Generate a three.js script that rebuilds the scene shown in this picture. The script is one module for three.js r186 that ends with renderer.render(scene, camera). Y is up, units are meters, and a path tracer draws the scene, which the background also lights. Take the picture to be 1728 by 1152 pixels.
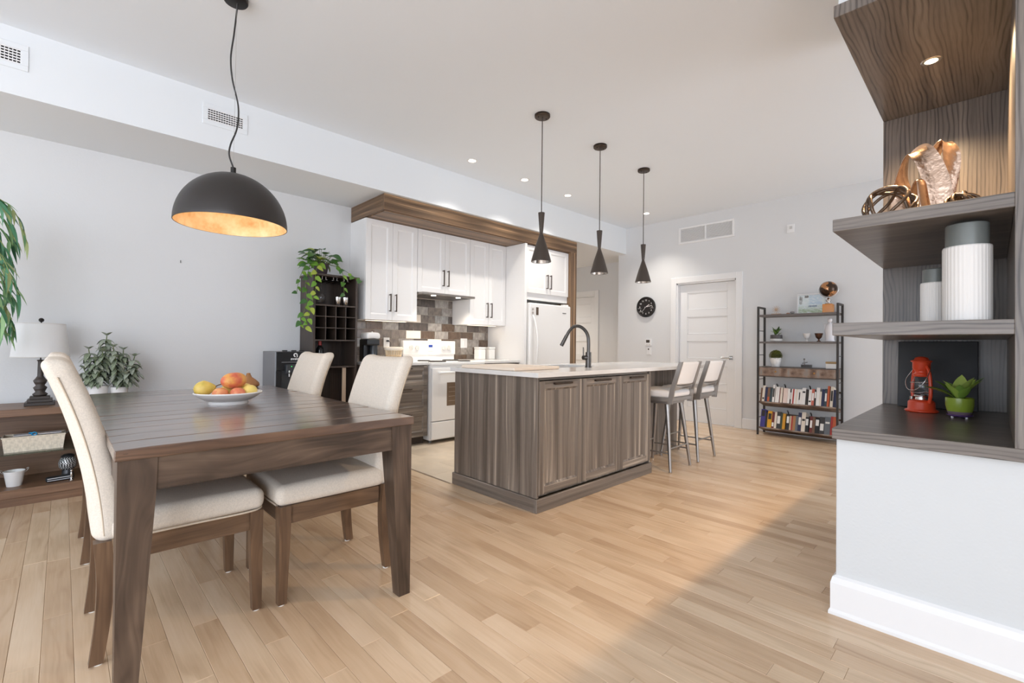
import * as THREE from 'three';
import { mergeGeometries, mergeVertices } from 'three/addons/utils/BufferGeometryUtils.js';
import { RectAreaLightUniformsLib } from 'three/addons/lights/RectAreaLightUniformsLib.js';
import { TextGeometry } from 'three/addons/geometries/TextGeometry.js';
import { FontLoader } from 'three/addons/loaders/FontLoader.js';

// ------------------------------------------------------------------ camera, sky, daylight, exposure
const scene = new THREE.Scene();
const renderer = new THREE.WebGLRenderer({ antialias: true });
renderer.toneMapping = THREE.LinearToneMapping;
renderer.toneMappingExposure = 1.17;
renderer.shadowMap.enabled = true;
RectAreaLightUniformsLib.init();

const EYE = 1.07, YAW = 44.0456 * Math.PI / 180, PITCH = 0.4601 * Math.PI / 180, ROLL = 0.5636 * Math.PI / 180, FOCAL = 784.93;
const camera = new THREE.PerspectiveCamera(2 * Math.atan(576 / FOCAL) * 180 / Math.PI, 1.5, 0.05, 60);
{
  const F = new THREE.Vector3(Math.cos(PITCH) * Math.sin(YAW), Math.sin(PITCH), -Math.cos(PITCH) * Math.cos(YAW));
  const R0 = new THREE.Vector3(Math.cos(YAW), 0, Math.sin(YAW)), U0 = new THREE.Vector3().crossVectors(R0, F);
  const R = R0.clone().multiplyScalar(Math.cos(ROLL)).addScaledVector(U0, Math.sin(ROLL));
  const U = R0.clone().multiplyScalar(-Math.sin(ROLL)).addScaledVector(U0, Math.cos(ROLL));
  camera.position.set(0, EYE, 0);
  camera.quaternion.setFromRotationMatrix(new THREE.Matrix4().makeBasis(R, U, F.clone().negate()));
  camera.updateMatrixWorld(true); camera.updateProjectionMatrix();
}
scene.add(camera);
scene.background = new THREE.Color().setRGB(0.9, 1.0, 1.12);

// room: x runs along the kitchen wall, -z towards it
const CEIL = 2.95, ZK = -4.85, XF = 6.48, XL = -4.6, ZB = 2.6, BULK_Z = -4.09, BULK_Y = 2.545;
// daylight: three tall windows in the living-room wall to the camera's left, three in the wall behind it, the last added unseen to brighten the entry
const PANES = [[-3.9, -2.0], [-1.85, 0.05], [0.2, 2.1]];
const DAY = new THREE.Color().setRGB(0.895, 0.98, 1.115);
for (const [z0, z1] of PANES) {
  const l = new THREE.RectAreaLight(DAY, 2.6, z1 - z0 - 0.1, 2.2);
  l.name = 'daylight'; l.position.set(XL + 0.02, 1.3, (z0 + z1) / 2); l.lookAt(10, 1.3, (z0 + z1) / 2); scene.add(l);
}
const BACKPANES = [[-4.4, -2.9], [-2.7, -1.2], [3.9, 6.1]];
for (const [x0, x1] of BACKPANES) {
  const l = new THREE.RectAreaLight(DAY, x0 > 3 ? 2.7 : 6.9, x1 - x0 - 0.1, 2.2);
  l.name = 'daylight'; l.position.set((x0 + x1) / 2, 1.3, ZB - 0.02); l.lookAt((x0 + x1) / 2, 1.3, -10); scene.add(l);
}

// ------------------------------------------------------------------ helpers
let SEED = 7;
const rnd = () => { SEED = (SEED * 1664525 + 1013904223) >>> 0; return SEED / 4294967296; };
const rr = (a, b) => a + (b - a) * rnd();
const V = (x, y, z) => new THREE.Vector3(x, y, z);
const hash = (x, y, s) => { let h = Math.imul(x | 0, 374761393) ^ Math.imul(y | 0, 668265263) ^ Math.imul(s | 0, 974634777); h = Math.imul(h ^ (h >>> 13), 1274126177); return ((h ^ (h >>> 16)) >>> 0) / 4294967296; };
const sm = (t) => t * t * (3 - 2 * t);
const mod = (a, n) => ((a % n) + n) % n;
function pn(x, y, px, py, s) {           // periodic value noise
  const xi = Math.floor(x), yi = Math.floor(y), fx = sm(x - xi), fy = sm(y - yi);
  const x0 = mod(xi, px), x1 = mod(xi + 1, px), y0 = mod(yi, py), y1 = mod(yi + 1, py);
  const a = hash(x0, y0, s), b = hash(x1, y0, s), c = hash(x0, y1, s), d = hash(x1, y1, s);
  return a + (b - a) * fx + (c - a) * fy + (a - b - c + d) * fx * fy;
}
const fbm = (x, y, px, py, s, o = 3) => { let v = 0, w = 0.5, t = 0; for (let i = 0; i < o; i++) { v += w * pn(x, y, px, py, s + i); t += w; x *= 2; y *= 2; px *= 2; py *= 2; w *= 0.5; } return v / t; };
function tex(w, h, fn, sizeU, sizeV, srgb = true) {   // fn(u, v) -> [r,g,b] 0..255 ; repeats every sizeU x sizeV metres
  const d = new Uint8Array(w * h * 4);
  for (let j = 0; j < h; j++) for (let i = 0; i < w; i++) { const c = fn((i + 0.5) / w, (j + 0.5) / h), k = (j * w + i) * 4; d[k] = c[0]; d[k + 1] = c[1]; d[k + 2] = c[2]; d[k + 3] = 255; }
  const t = new THREE.DataTexture(d, w, h); t.wrapS = t.wrapT = THREE.RepeatWrapping; t.magFilter = THREE.LinearFilter; t.minFilter = THREE.LinearMipmapLinearFilter; t.generateMipmaps = true;
  if (srgb) t.colorSpace = THREE.SRGBColorSpace;
  t.repeat.set(1 / sizeU, 1 / sizeV); t.needsUpdate = true; return t;
}
const ramp = (cs, t) => { t = Math.min(0.9999, Math.max(0, t)) * (cs.length - 1); const i = Math.floor(t), f = t - i; return cs[i].map((c, k) => c + (cs[i + 1][k] - c) * f); };
const std = (color, roughness = 0.6, metalness = 0, o = {}) => new THREE.MeshStandardMaterial({ color, roughness, metalness, ...o });
const phy = (o) => new THREE.MeshPhysicalMaterial(o);

// geometry: everything ends as un-indexed position/normal/uv, uv in metres with v along the grain axis
function prep(g, axis = 'y', du = 0, dv = 0) {
  g = g.index ? g.toNonIndexed() : g.clone();
  if (!g.attributes.normal) g.computeVertexNormals();
  for (const k of Object.keys(g.attributes)) if (!['position', 'normal'].includes(k)) g.deleteAttribute(k);
  const p = g.attributes.position, n = p.count, uv = new Float32Array(n * 2), ga = 'xyz'.indexOf(axis), c = new THREE.Vector3(), a = new THREE.Vector3(), b = new THREE.Vector3();
  const e = (v, k) => (k === 0 ? v.x : k === 1 ? v.y : v.z);
  for (let i = 0; i < n; i += 3) {
    a.fromBufferAttribute(p, i + 1).sub(c.fromBufferAttribute(p, i)); b.fromBufferAttribute(p, i + 2).sub(c); a.cross(b);
    const w = [Math.abs(a.x), Math.abs(a.y), Math.abs(a.z)], m = w.indexOf(Math.max(...w));
    const vv = m === ga ? (m + 1) % 3 : ga, uu = 3 - m - vv;
    for (let k = 0; k < 3; k++) { c.fromBufferAttribute(p, i + k); uv[(i + k) * 2] = e(c, uu) + du; uv[(i + k) * 2 + 1] = e(c, vv) + dv; }
  }
  g.setAttribute('uv', new THREE.BufferAttribute(uv, 2)); g.groups = []; return g;
}
// box with rounded edges: r radius, k cells across it, n cells on the flat; fn bends it
function rbox(w, h, d, r = 0.003, k = 2, n = [1, 1, 1], fn = null) {
  const L = [w, h, d], g = new THREE.BoxGeometry(1, 1, 1, n[0] + 2 * k, n[1] + 2 * k, n[2] + 2 * k), p = g.attributes.position;
  r = Math.min(r, w / 2 - 1e-5, h / 2 - 1e-5, d / 2 - 1e-5);
  const v = [0, 0, 0], q = [0, 0, 0];
  for (let i = 0; i < p.count; i++) {
    let s = 0;
    for (let c = 0; c < 3; c++) {
      const N = n[c] + 2 * k, t = Math.round(((c === 0 ? p.getX(i) : c === 1 ? p.getY(i) : p.getZ(i)) + 0.5) * N);
      const x = t <= k ? r * (t / k) : t >= N - k ? L[c] - r + r * ((t - N + k) / k) : r + (L[c] - 2 * r) * ((t - k) / n[c]);
      q[c] = Math.min(L[c] - r, Math.max(r, x)); v[c] = x - q[c]; s += v[c] * v[c];
    }
    s = Math.sqrt(s) || 1;
    p.setXYZ(i, q[0] + r * v[0] / s - w / 2, q[1] + r * v[1] / s - h / 2, q[2] + r * v[2] / s - d / 2);
  }
  g.deleteAttribute('uv'); g.deleteAttribute('normal');
  if (fn) { const t = new THREE.Vector3(); for (let i = 0; i < p.count; i++) { t.fromBufferAttribute(p, i); fn(t); p.setXYZ(i, t.x, t.y, t.z); } }
  const m = mergeVertices(g, 1e-6); m.computeVertexNormals(); return m;
}
// small chamfered box (44 triangles), flat shaded
function cbox(w, h, d, c = 0.002) {
  const g = new THREE.BoxGeometry(w, h, d);
  if (!c) return g;
  c = Math.min(c, w * 0.4, h * 0.4, d * 0.4);
  const X = w / 2, Y = h / 2, Z = d / 2, pos = [], quad = (a, b, e, f) => pos.push(...a, ...b, ...e, ...a, ...e, ...f), tri = (a, b, e) => pos.push(...a, ...b, ...e);
  const P = (sx, sy, sz, ax) => [sx * (ax === 0 ? X : X - c), sy * (ax === 1 ? Y : Y - c), sz * (ax === 2 ? Z : Z - c)];
  for (let ax = 0; ax < 3; ax++) for (const s of [1, -1]) {
    const o = [[1, 1], [-1, 1], [-1, -1], [1, -1]].map(([a, b]) => { const t = [0, 0, 0]; t[ax] = s; t[(ax + 1) % 3] = a; t[(ax + 2) % 3] = b; return P(...t, ax); });
    s > 0 ? quad(o[0], o[1], o[2], o[3]) : quad(o[3], o[2], o[1], o[0]);
  }
  for (let ax = 0; ax < 3; ax++) for (const s of [1, -1]) for (const t of [1, -1]) {   // edge along ax
    const b = (ax + 1) % 3, e = (ax + 2) % 3, mk = (k, face) => { const q = [0, 0, 0]; q[ax] = k; q[b] = s; q[e] = t; return P(...q, face); };
    const A = mk(1, b), B = mk(1, e), C = mk(-1, e), D = mk(-1, b);
    s * t > 0 ? quad(A, B, C, D) : quad(D, C, B, A);
  }
  for (const a of [1, -1]) for (const b of [1, -1]) for (const e of [1, -1]) { const A = P(a, b, e, 0), B = P(a, b, e, 1), C = P(a, b, e, 2); a * b * e > 0 ? tri(A, B, C) : tri(A, C, B); }
  const k = new THREE.BufferGeometry(); k.setAttribute('position', new THREE.Float32BufferAttribute(pos, 3)); k.computeVertexNormals(); return k;
}
const at = (g, x, y, z) => g.translate(x, y, z);
// box from extents
const ext = (x0, x1, y0, y1, z0, z1, c = 0.002) => at(cbox(x1 - x0, y1 - y0, z1 - z0, c), (x0 + x1) / 2, (y0 + y1) / 2, (z0 + z1) / 2);
const lathe = (pts, n = 32) => new THREE.LatheGeometry(pts.map(([x, y]) => new THREE.Vector2(x, y)), n);
const cyl = (r0, r1, h, x = 0, y = 0, z = 0, n = 20) => at(new THREE.CylinderGeometry(r1, r0, h, n), x, y + h / 2, z);
const tube = (pts, r, n = 24, m = 8) => new THREE.TubeGeometry(new THREE.CatmullRomCurve3(pts.map((p) => (p.isVector3 ? p : V(...p)))), n, r, m);
function bar(a, b, r0, r1 = r0, n = 8, square = false) {   // straight tapering bar from a to b
  a = V(...a); b = V(...b); const d = b.clone().sub(a), g = new THREE.CylinderGeometry(r1, r0, d.length(), square ? 4 : n);
  if (square) g.rotateY(Math.PI / 4);
  g.applyQuaternion(new THREE.Quaternion().setFromUnitVectors(V(0, 1, 0), d.clone().normalize())); const c = a.add(b).multiplyScalar(0.5); return g.translate(c.x, c.y, c.z);
}
function sweepRect(pts, sizes) {   // rectangular section swept up a list of [x,y,z], sizes [sx,sz]
  const pos = [], ring = pts.map(([x, y, z], i) => { const [a, b] = sizes[i]; return [[x - a, y, z - b], [x + a, y, z - b], [x + a, y, z + b], [x - a, y, z + b]]; });
  const quad = (a, b, c, d) => pos.push(...a, ...b, ...c, ...a, ...c, ...d);
  for (let i = 0; i + 1 < ring.length; i++) for (let k = 0; k < 4; k++) { const n = (k + 1) % 4; quad(ring[i][k], ring[i + 1][k], ring[i + 1][n], ring[i][n]); }
  const e = ring[ring.length - 1], s = ring[0]; quad(e[0], e[3], e[2], e[1]); quad(s[0], s[1], s[2], s[3]);
  const g = new THREE.BufferGeometry(); g.setAttribute('position', new THREE.Float32BufferAttribute(pos, 3)); g.computeVertexNormals(); return g;
}
const taken = new Map();
function numbered(n) { const k = taken.get(n) ?? 0; taken.set(n, k + 1); return k ? `${n}_${String(k).padStart(3, '0')}` : n; }
function mesh(name, gs, mat, parent, { axis = 'y', du = 0, dv = 0 } = {}) {
  gs = (Array.isArray(gs) ? gs : [gs]).map((g) => prep(g, axis, du, dv));
  const o = new THREE.Mesh(gs.length > 1 ? mergeGeometries(gs) : gs[0], mat);
  o.name = name; o.castShadow = o.receiveShadow = true; parent.add(o); return o;
}
function part(name, gs, mat, parent, opt) { return mesh(name, gs, mat, parent, opt); }
function thing(name, label, category, [x, y, z] = [0, 0, 0], turn = 0, group) {
  const o = new THREE.Group(); o.name = numbered(name); o.position.set(x, y, z); o.rotation.y = turn; o.userData = { label, category };
  if (group) o.userData.group = group; scene.add(o); return o;
}
function single(name, gs, mat, label, category, group, opt) { const o = mesh(numbered(name), gs, mat, scene, opt); o.userData = { label, category }; if (group) o.userData.group = group; return o; }
function struct(name, gs, mat, label, opt) { const o = mesh(name, gs, mat, scene, opt); o.userData = { kind: 'structure', label }; return o; }
function structGroup(name, label) { const o = new THREE.Group(); o.name = name; o.userData = { kind: 'structure', label }; scene.add(o); return o; }
function leafGeo(len, wid, droop = 0.25, fold = 0.12, n = 6, shape = (t) => Math.sin(Math.PI * Math.pow(t, 0.75))) {  // leaf from origin along +x, blade facing +y
  const pos = [], uv = [], idx = [];
  for (let i = 0; i <= n; i++) { const t = i / n, w = wid / 2 * Math.max(0.015, shape(t)), y = -droop * len * t * t;
    for (const s of [-1, 0, 1]) { pos.push(len * t, y + Math.abs(s) * fold * w, s * w); uv.push(0.5 + s * 0.5, t); } }
  for (let i = 0; i < n; i++) for (let s = 0; s < 2; s++) { const a = i * 3 + s, b = a + 3; idx.push(a, a + 1, b, a + 1, b + 1, b); }
  const g = new THREE.BufferGeometry(); g.setAttribute('position', new THREE.Float32BufferAttribute(pos, 3)); g.setAttribute('uv', new THREE.Float32BufferAttribute(uv, 2)); g.setIndex(idx); g.computeVertexNormals(); return g;
}
function leafMesh(g, mat, parent, p, dir, up = V(0, 1, 0), s = 1) {
  const o = new THREE.Mesh(g, mat); o.name = 'leaf'; o.castShadow = o.receiveShadow = true;
  const x = dir.clone().normalize(), z = new THREE.Vector3().crossVectors(x, up); if (z.lengthSq() < 1e-4) z.set(0, 0, 1); z.normalize(); const y = new THREE.Vector3().crossVectors(z, x);
  o.quaternion.setFromRotationMatrix(new THREE.Matrix4().makeBasis(x, y, z)); o.position.copy(p); o.scale.setScalar(s); parent.add(o); return o;
}

// ------------------------------------------------------------------ materials
const PAINT_BUMP = tex(256, 256, (u, v) => { const t = 255 * fbm(u * 64, v * 64, 64, 64, 3, 2); return [t, t, t]; }, 0.5, 0.5, false);
const wallPaint = std(0xe2e2e2, 0.85, 0, { bumpMap: PAINT_BUMP, bumpScale: 0.0004 });
const ceilPaint = std(0xf0f5fa, 0.9);
const bulkPaint = std(0xecefF1, 0.9);
const dimmedDividerPaint = std(0xd9dbdb, 0.85, 0, { bumpMap: PAINT_BUMP, bumpScale: 0.0004 });  // wall paint darkened to hold down the window light falling on the divider
const trimPaint = std(0xf0efee, 0.45);
const cabinetWhite = std(0xf0eeec, 0.38);
const applianceWhite = std(0xf1efec, 0.22);
const quartz = std(0xf4f2f0, 0.16, 0, { map: tex(256, 256, (u, v) => { const t = 236 + 14 * fbm(u * 8, v * 8, 8, 8, 12, 4); return [t, t, t - 1]; }, 0.8, 0.8) });
const blackMetal = std(0x2b2826, 0.42, 0.5);
const bronze = std(0x4a3d33, 0.38, 0.75);
const darkPlastic = std(0x1a1a1b, 0.35);
const chrome = std(0xd6d4d2, 0.14, 1);
const brushed = std(0x9a948e, 0.34, 1);
const glassThin = phy({ color: 0xffffff, roughness: 0.02, transmission: 1, thickness: 0, ior: 1.5 });

const floorTex = tex(512, 1024, (u, v) => {
  const warp = fbm(u * 6, v * 5, 6, 5, 21, 3) - 0.5, fib = fbm(u * 90 + warp * 6, v * 10, 90, 10, 31, 2), cloud = fbm(u * 7 + warp * 2, v * 9, 7, 9, 41, 3), fine = pn(u * 256, v * 40, 256, 40, 51);
  const streak = Math.pow(pn(u * 30 + warp * 8, v * 3, 30, 3, 61), 5);
  let t = 0.68 + 0.2 * (fib - 0.5) + 0.6 * (cloud - 0.5) + 0.08 * (fine - 0.5) - 0.3 * streak;
  return ramp([[160, 136, 112], [204, 178, 150], [224, 200, 172], [236, 216, 192]], t);
}, 0.62, 2.6);
const floorBump = tex(256, 512, (u, v) => { const t = 255 * fbm(u * 60, v * 14, 60, 14, 71, 3); return [t, t, t]; }, 0.62, 2.6, false);
const FLOOR_TINTS = [0xfffaf4, 0xf9f2ea, 0xf3eae0, 0xfdf7f0, 0xece2d7, 0xf6ede3, 0xfffbf5];
const floorMats = FLOOR_TINTS.map((c) => std(c, 0.27, 0, { map: floorTex, bumpMap: floorBump, bumpScale: 0.0003 }));
const subfloorMat = std(0x6e5a45, 0.9);
const floorTileMats = [0xead9c2, 0xe6d4bd, 0xeddcc6].map((c) => std(c, 0.35, 0, { map: tex(256, 256, (u, v) => { const t = 228 + 26 * fbm(u * 5, v * 9, 5, 9, 83, 4); return [t, t - 1, t - 3]; }, 0.9, 0.9) }));
const groutMat = std(0xd9c8b2, 0.9);

const tableTex = tex(512, 1024, (u, v) => {
  const warp = fbm(u * 5, v * 4, 5, 4, 101, 3) - 0.5, fib = fbm(u * 70 + warp * 14, v * 7, 70, 7, 111, 3), cloud = fbm(u * 6, v * 8, 6, 8, 121, 3), fig = pn(u * 24 + warp * 10, v * 18 + warp * 14, 24, 18, 131);
  return ramp([[42, 32, 25], [72, 57, 46], [96, 78, 64], [120, 100, 83]], 0.45 + 0.5 * (fib - 0.5) + 0.7 * (cloud - 0.5) + 0.22 * (fig - 0.5));
}, 0.6, 1.6);
const topTex = tex(512, 1024, (u, v) => {
  const warp = fbm(u * 5, v * 4, 5, 4, 106, 3) - 0.5, fib = fbm(u * 70 + warp * 14, v * 7, 70, 7, 116, 3), cloud = fbm(u * 6, v * 8, 6, 8, 126, 3), nick = pn(u * 60, v * 24, 60, 24, 136) > 0.965 ? 0.35 : 0;
  return ramp([[50, 37, 29], [86, 66, 53], [114, 91, 74], [140, 115, 95]], 0.48 + 0.5 * (fib - 0.5) + 0.6 * (cloud - 0.5) - nick);
}, 0.6, 1.6);
const chairTex = tex(512, 1024, (u, v) => {
  const warp = fbm(u * 5, v * 4, 5, 4, 107, 3) - 0.5, fib = fbm(u * 70 + warp * 12, v * 7, 70, 7, 117, 3), cloud = fbm(u * 6, v * 8, 6, 8, 127, 3);
  return ramp([[58, 42, 31], [92, 69, 51], [118, 91, 68], [142, 113, 86]], 0.45 + 0.5 * (fib - 0.5) + 0.6 * (cloud - 0.5));
}, 0.6, 1.6);
const tableWood = std(0xffffff, 0.36, 0, { map: tableTex });
const tableTopMats = [0xfff0e2, 0xf0e0d2, 0xf8e8da].map((c) => phy({ color: c, roughness: 0.3, map: topTex, bumpMap: floorBump, bumpScale: 0.0005, clearcoat: 1, clearcoatRoughness: 0.17 }));
const chairWood = std(0xffffff, 0.34, 0, { map: chairTex });
const credenzaWood = std(0xfff4ea, 0.4, 0, { map: tex(512, 1024, (u, v) => {
  const warp = fbm(u * 5, v * 3, 5, 3, 141, 3) - 0.5, fib = fbm(u * 80 + warp * 8, v * 6, 80, 6, 151, 3), cloud = fbm(u * 4, v * 6, 4, 6, 161, 3);
  return ramp([[88, 66, 50], [120, 94, 74], [146, 118, 95]], 0.5 + 0.6 * (fib - 0.5) + 0.6 * (cloud - 0.5)); }, 0.6, 1.6) });

const islandTex = tex(1024, 1024, (u, v) => {     // straight striped grey-brown laminate
  const w = (fbm(u * 4, v * 4, 4, 4, 171, 2) - 0.5) * 0.02, wide = fbm((u + w) * 26, v * 1, 26, 1, 181, 3), fine = pn((u + w) * 260, v * 3, 260, 3, 191), dots = pn(u * 512, v * 60, 512, 60, 201);
  const light = Math.pow(pn((u + w * 1.3) * 60, v * 2, 60, 2, 211), 7);
  return ramp([[82, 74, 67], [110, 100, 91], [138, 127, 116], [178, 165, 150]], 0.4 + 0.9 * (wide - 0.5) + 0.24 * (fine - 0.5) + 0.08 * (dots - 0.5) + 0.75 * light);
}, 0.95, 1.3);
const islandWood = std(0xffffff, 0.42, 0, { map: islandTex });
const displayTex = tex(1024, 1024, (u, v) => {    // grey-brown laminate with dark open grain lines
  const w = fbm(u * 5, v * 3, 5, 3, 221, 3) - 0.5, ring = u * 34 + w * 3.2 + 0.6 * (pn(u * 9, v * 2, 9, 2, 231) - 0.5), line = Math.pow(0.5 + 0.5 * Math.sin(ring * 2 * Math.PI), 3);
  const tone = fbm(u * 14, v * 2, 14, 2, 241, 3), fine = pn(u * 400, v * 30, 400, 30, 251);
  return ramp([[56, 51, 48], [98, 90, 84], [126, 117, 109], [154, 144, 134]], 0.62 + 0.55 * (tone - 0.5) - 0.6 * line * pn(u * 34, v * 4, 34, 4, 261) + 0.16 * (fine - 0.5));
}, 0.6, 1.3);
const displayWood = std(0xffffff, 0.3, 0, { map: displayTex });
const timberWood = std(0xffddb8, 0.42, 0, { map: islandTex });
const darkRack = std(0x9a8b82, 0.42, 0, { map: displayTex });
const fabricTex = tex(256, 256, (u, v) => { const a = 0.5 + 0.5 * Math.sin(u * 2 * Math.PI * 64), b = 0.5 + 0.5 * Math.sin(v * 2 * Math.PI * 64), n = fbm(u * 40, v * 40, 40, 40, 271, 2); const t = 226 + 16 * (a * b) + 22 * (n - 0.5); return [t, t - 1, t - 3]; }, 0.12, 0.12);
const linen = std(0xf6ebdd, 0.92, 0, { map: fabricTex, bumpMap: fabricTex, bumpScale: 0.0006 });
const shadeLinen = phy({ color: 0xffffff, roughness: 0.95, bumpMap: fabricTex, bumpScale: 0.0005, transmission: 0.35, thickness: 0 });

// ------------------------------------------------------------------ the shell
{
  // kitchen wall, bulkhead, ceiling
  struct('wall_kitchen', ext(XL - 0.12, 5.265, 0, CEIL, ZK - 0.12, ZK, 0), wallPaint, 'pale grey painted wall behind the kitchen and dining table');
  struct('ceiling', ext(XL - 0.12, 7.3, CEIL, CEIL + 0.1, -7.1, ZB + 0.12, 0), ceilPaint, 'white flat ceiling');
  const OP = [[-0.435, -0.201], [0.763, 0.997]], OY0 = 2.735, OY1 = 2.825, ZD = BULK_Z - 0.4;   // duct openings in the bulkhead face
  const bk = [ext(XL - 0.12, XF, BULK_Y, CEIL, ZK - 0.12, ZD, 0), ext(XL - 0.12, XF, BULK_Y, OY0, ZD, BULK_Z, 0), ext(XL - 0.12, XF, OY1, CEIL, ZD, BULK_Z, 0)];
  let bx0 = XL - 0.12; for (const [a, b] of OP) { bk.push(ext(bx0, a, OY0, OY1, ZD, BULK_Z, 0)); bx0 = b; } bk.push(ext(bx0, XF, OY0, OY1, ZD, BULK_Z, 0));
  struct('ceiling_bulkhead', [...bk, ext(5.265, 7.12, BULK_Y, CEIL, -7.1, ZK - 0.12, 0), ext(XF, 7.12, BULK_Y, CEIL, ZK - 0.12, -4.23, 0)], bulkPaint, 'white dropped bulkhead above the kitchen cabinets');
  // far wall with its door opening (x = XF)
  const D = { z0: -3.23, z1: -2.39, h: 1.995 };
  struct('wall_far', [ext(XF, XF + 0.14, 0, CEIL, D.z1, ZB, 0), ext(XF, XF + 0.14, 0, CEIL, -4.23, D.z0, 0), ext(XF, XF + 0.14, D.h, CEIL, D.z0, D.z1, 0), ext(XF + 0.14, 7.0, 0, CEIL, -4.23, -4.11, 0)], wallPaint, 'white painted wall with the clock and the door');
  // passage beyond the fridge
  const H = { x: 7.0, z0: -5.88, z1: -5.06, h: 2.0 };
  struct('wall_hall', [ext(H.x, H.x + 0.12, 0, BULK_Y, H.z1, -4.23, 0), ext(H.x, H.x + 0.12, 0, BULK_Y, -7, H.z0, 0), ext(H.x, H.x + 0.12, H.h, BULK_Y, H.z0, H.z1, 0), ext(5.145, 7.12, 0, BULK_Y, -7.1, -7, 0), ext(5.145, 5.265, 0, BULK_Y, -7, ZK - 0.12, 0)], wallPaint, 'white walls of the passage beyond the fridge');
  // window wall on the camera's side and the wall behind the camera
  const lw = [ext(XL - 0.15, XL, 0, 0.2, ZK, ZB, 0), ext(XL - 0.15, XL, 2.4, CEIL, ZK, ZB, 0)], bw = [ext(XL, XF + 0.14, 0, 0.2, ZB, ZB + 0.15, 0), ext(XL, XF + 0.14, 2.4, CEIL, ZB, ZB + 0.15, 0)];
  let z = ZK; for (const [a, b] of PANES) { lw.push(ext(XL - 0.15, XL, 0.2, 2.4, z, a, 0)); z = b; } lw.push(ext(XL - 0.15, XL, 0.2, 2.4, z, ZB, 0));
  let x = XL; for (const [a, b] of BACKPANES) { bw.push(ext(x, a, 0.2, 2.4, ZB, ZB + 0.15, 0)); x = b; } bw.push(ext(x, XF + 0.14, 0.2, 2.4, ZB, ZB + 0.15, 0));
  struct('wall_window_side', lw, wallPaint, 'white wall with three tall windows');
  struct('wall_behind', bw, wallPaint, 'white wall with three tall windows behind the camera');
  let n = 1;
  for (const [a, b] of PANES) {
    const w = structGroup(`window_${n++}`, 'tall window with white frame');
    const m = (a + b) / 2;
    part('window_frame', [ext(XL - 0.12, XL - 0.06, 0.2, 0.26, a, b), ext(XL - 0.12, XL - 0.06, 2.34, 2.4, a, b), ext(XL - 0.12, XL - 0.06, 0.26, 2.34, a, a + 0.05), ext(XL - 0.12, XL - 0.06, 0.26, 2.34, b - 0.05, b)], trimPaint, w);
    part('window_pane', ext(XL - 0.094, XL - 0.09, 0.26, 2.34, a + 0.05, b - 0.05, 0), glassThin, w);
  }
  for (const [a, b] of BACKPANES) {
    const w = structGroup(`window_${n++}`, 'tall window with white frame');
    part('window_frame', [ext(a, b, 0.2, 0.26, ZB + 0.06, ZB + 0.12), ext(a, b, 2.34, 2.4, ZB + 0.06, ZB + 0.12), ext(a, a + 0.05, 0.26, 2.34, ZB + 0.06, ZB + 0.12), ext(b - 0.05, b, 0.26, 2.34, ZB + 0.06, ZB + 0.12)], trimPaint, w);
    part('window_pane', ext(a + 0.05, b - 0.05, 0.26, 2.34, ZB + 0.09, ZB + 0.094, 0), glassThin, w);
  }
  // panelled doors in their casings (hinged in planes of constant x, facing -x)
  function panelDoor(name, label, X, z0, z1, h, handleZ) {
    const g = structGroup(name, label), t = 0.04, X0 = X + 0.06, cw = 0.085;
    part('door_casing', [ext(X - 0.018, X + 0.004, 0, h + cw, z1, z1 + cw, 0.004), ext(X - 0.018, X + 0.004, 0, h + cw, z0 - cw, z0, 0.004), ext(X - 0.018, X + 0.004, h, h + cw, z0, z1, 0.004)], trimPaint, g);
    part('door_jamb', [ext(X, X + 0.12, 0, h, z1 - 0.018, z1 + 0.001, 0), ext(X, X + 0.12, 0, h, z0 - 0.001, z0 + 0.018, 0), ext(X, X + 0.12, h - 0.018, h + 0.001, z0, z1, 0)], trimPaint, g);
    const a = z0 + 0.02, b = z1 - 0.02, H = h - 0.022, st = 0.115, rail = 0.1, top = 0.12, bot = 0.2, ph = (H - 0.008 - top - bot - 4 * rail) / 5, rails = [ext(X0, X0 + t, 0.008, 0.008 + bot, a + st, b - st, 0.0), ext(X0, X0 + t, H - top, H, a + st, b - st, 0)], bev = [];
    for (let i = 0; i < 5; i++) {
      const y0 = 0.008 + bot + i * (ph + rail), y1 = y0 + ph;
      if (i < 4) rails.push(ext(X0, X0 + t, y1, y1 + rail, a + st, b - st, 0));
      part('door_panel', ext(X0 + 0.012, X0 + 0.028, y0, y1, a + st, b - st, 0), trimPaint, g);
      const w = 0.014;   // sticking round the panel
      bev.push(ext(X0 + 0.004, X0 + 0.014, y0, y0 + w, a + st, b - st, 0.006), ext(X0 + 0.004, X0 + 0.014, y1 - w, y1, a + st, b - st, 0.006), ext(X0 + 0.004, X0 + 0.014, y0, y1, a + st, a + st + w, 0.006), ext(X0 + 0.004, X0 + 0.014, y0, y1, b - st - w, b - st, 0.006));
    }
    part('door_rail', rails, trimPaint, g);
    part('door_stile', [ext(X0, X0 + t, 0.008, H, a, a + st, 0.002), ext(X0, X0 + t, 0.008, H, b - st, b, 0.002)], trimPaint, g);
    part('panel_moulding', bev, trimPaint, g);
    const dir = handleZ > (z0 + z1) / 2 ? -1 : 1, hd = part('door_handle', [ext(X0 - 0.008, X0, 0.9, 0.955, handleZ - 0.027, handleZ + 0.027, 0.003), bar([X0, 0.928, handleZ], [X0 - 0.05, 0.928, handleZ], 0.01), at(rbox(0.014, 0.02, 0.125, 0.006, 2), X0 - 0.05, 0.928, handleZ + dir * 0.052)], chrome, g);
    hd.userData.label = 'brushed chrome lever handle';
  }
  panelDoor('door_1', 'white five panel door in the wall beside the bookcase', XF, D.z0, D.z1, D.h, D.z1 - 0.085);
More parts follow.
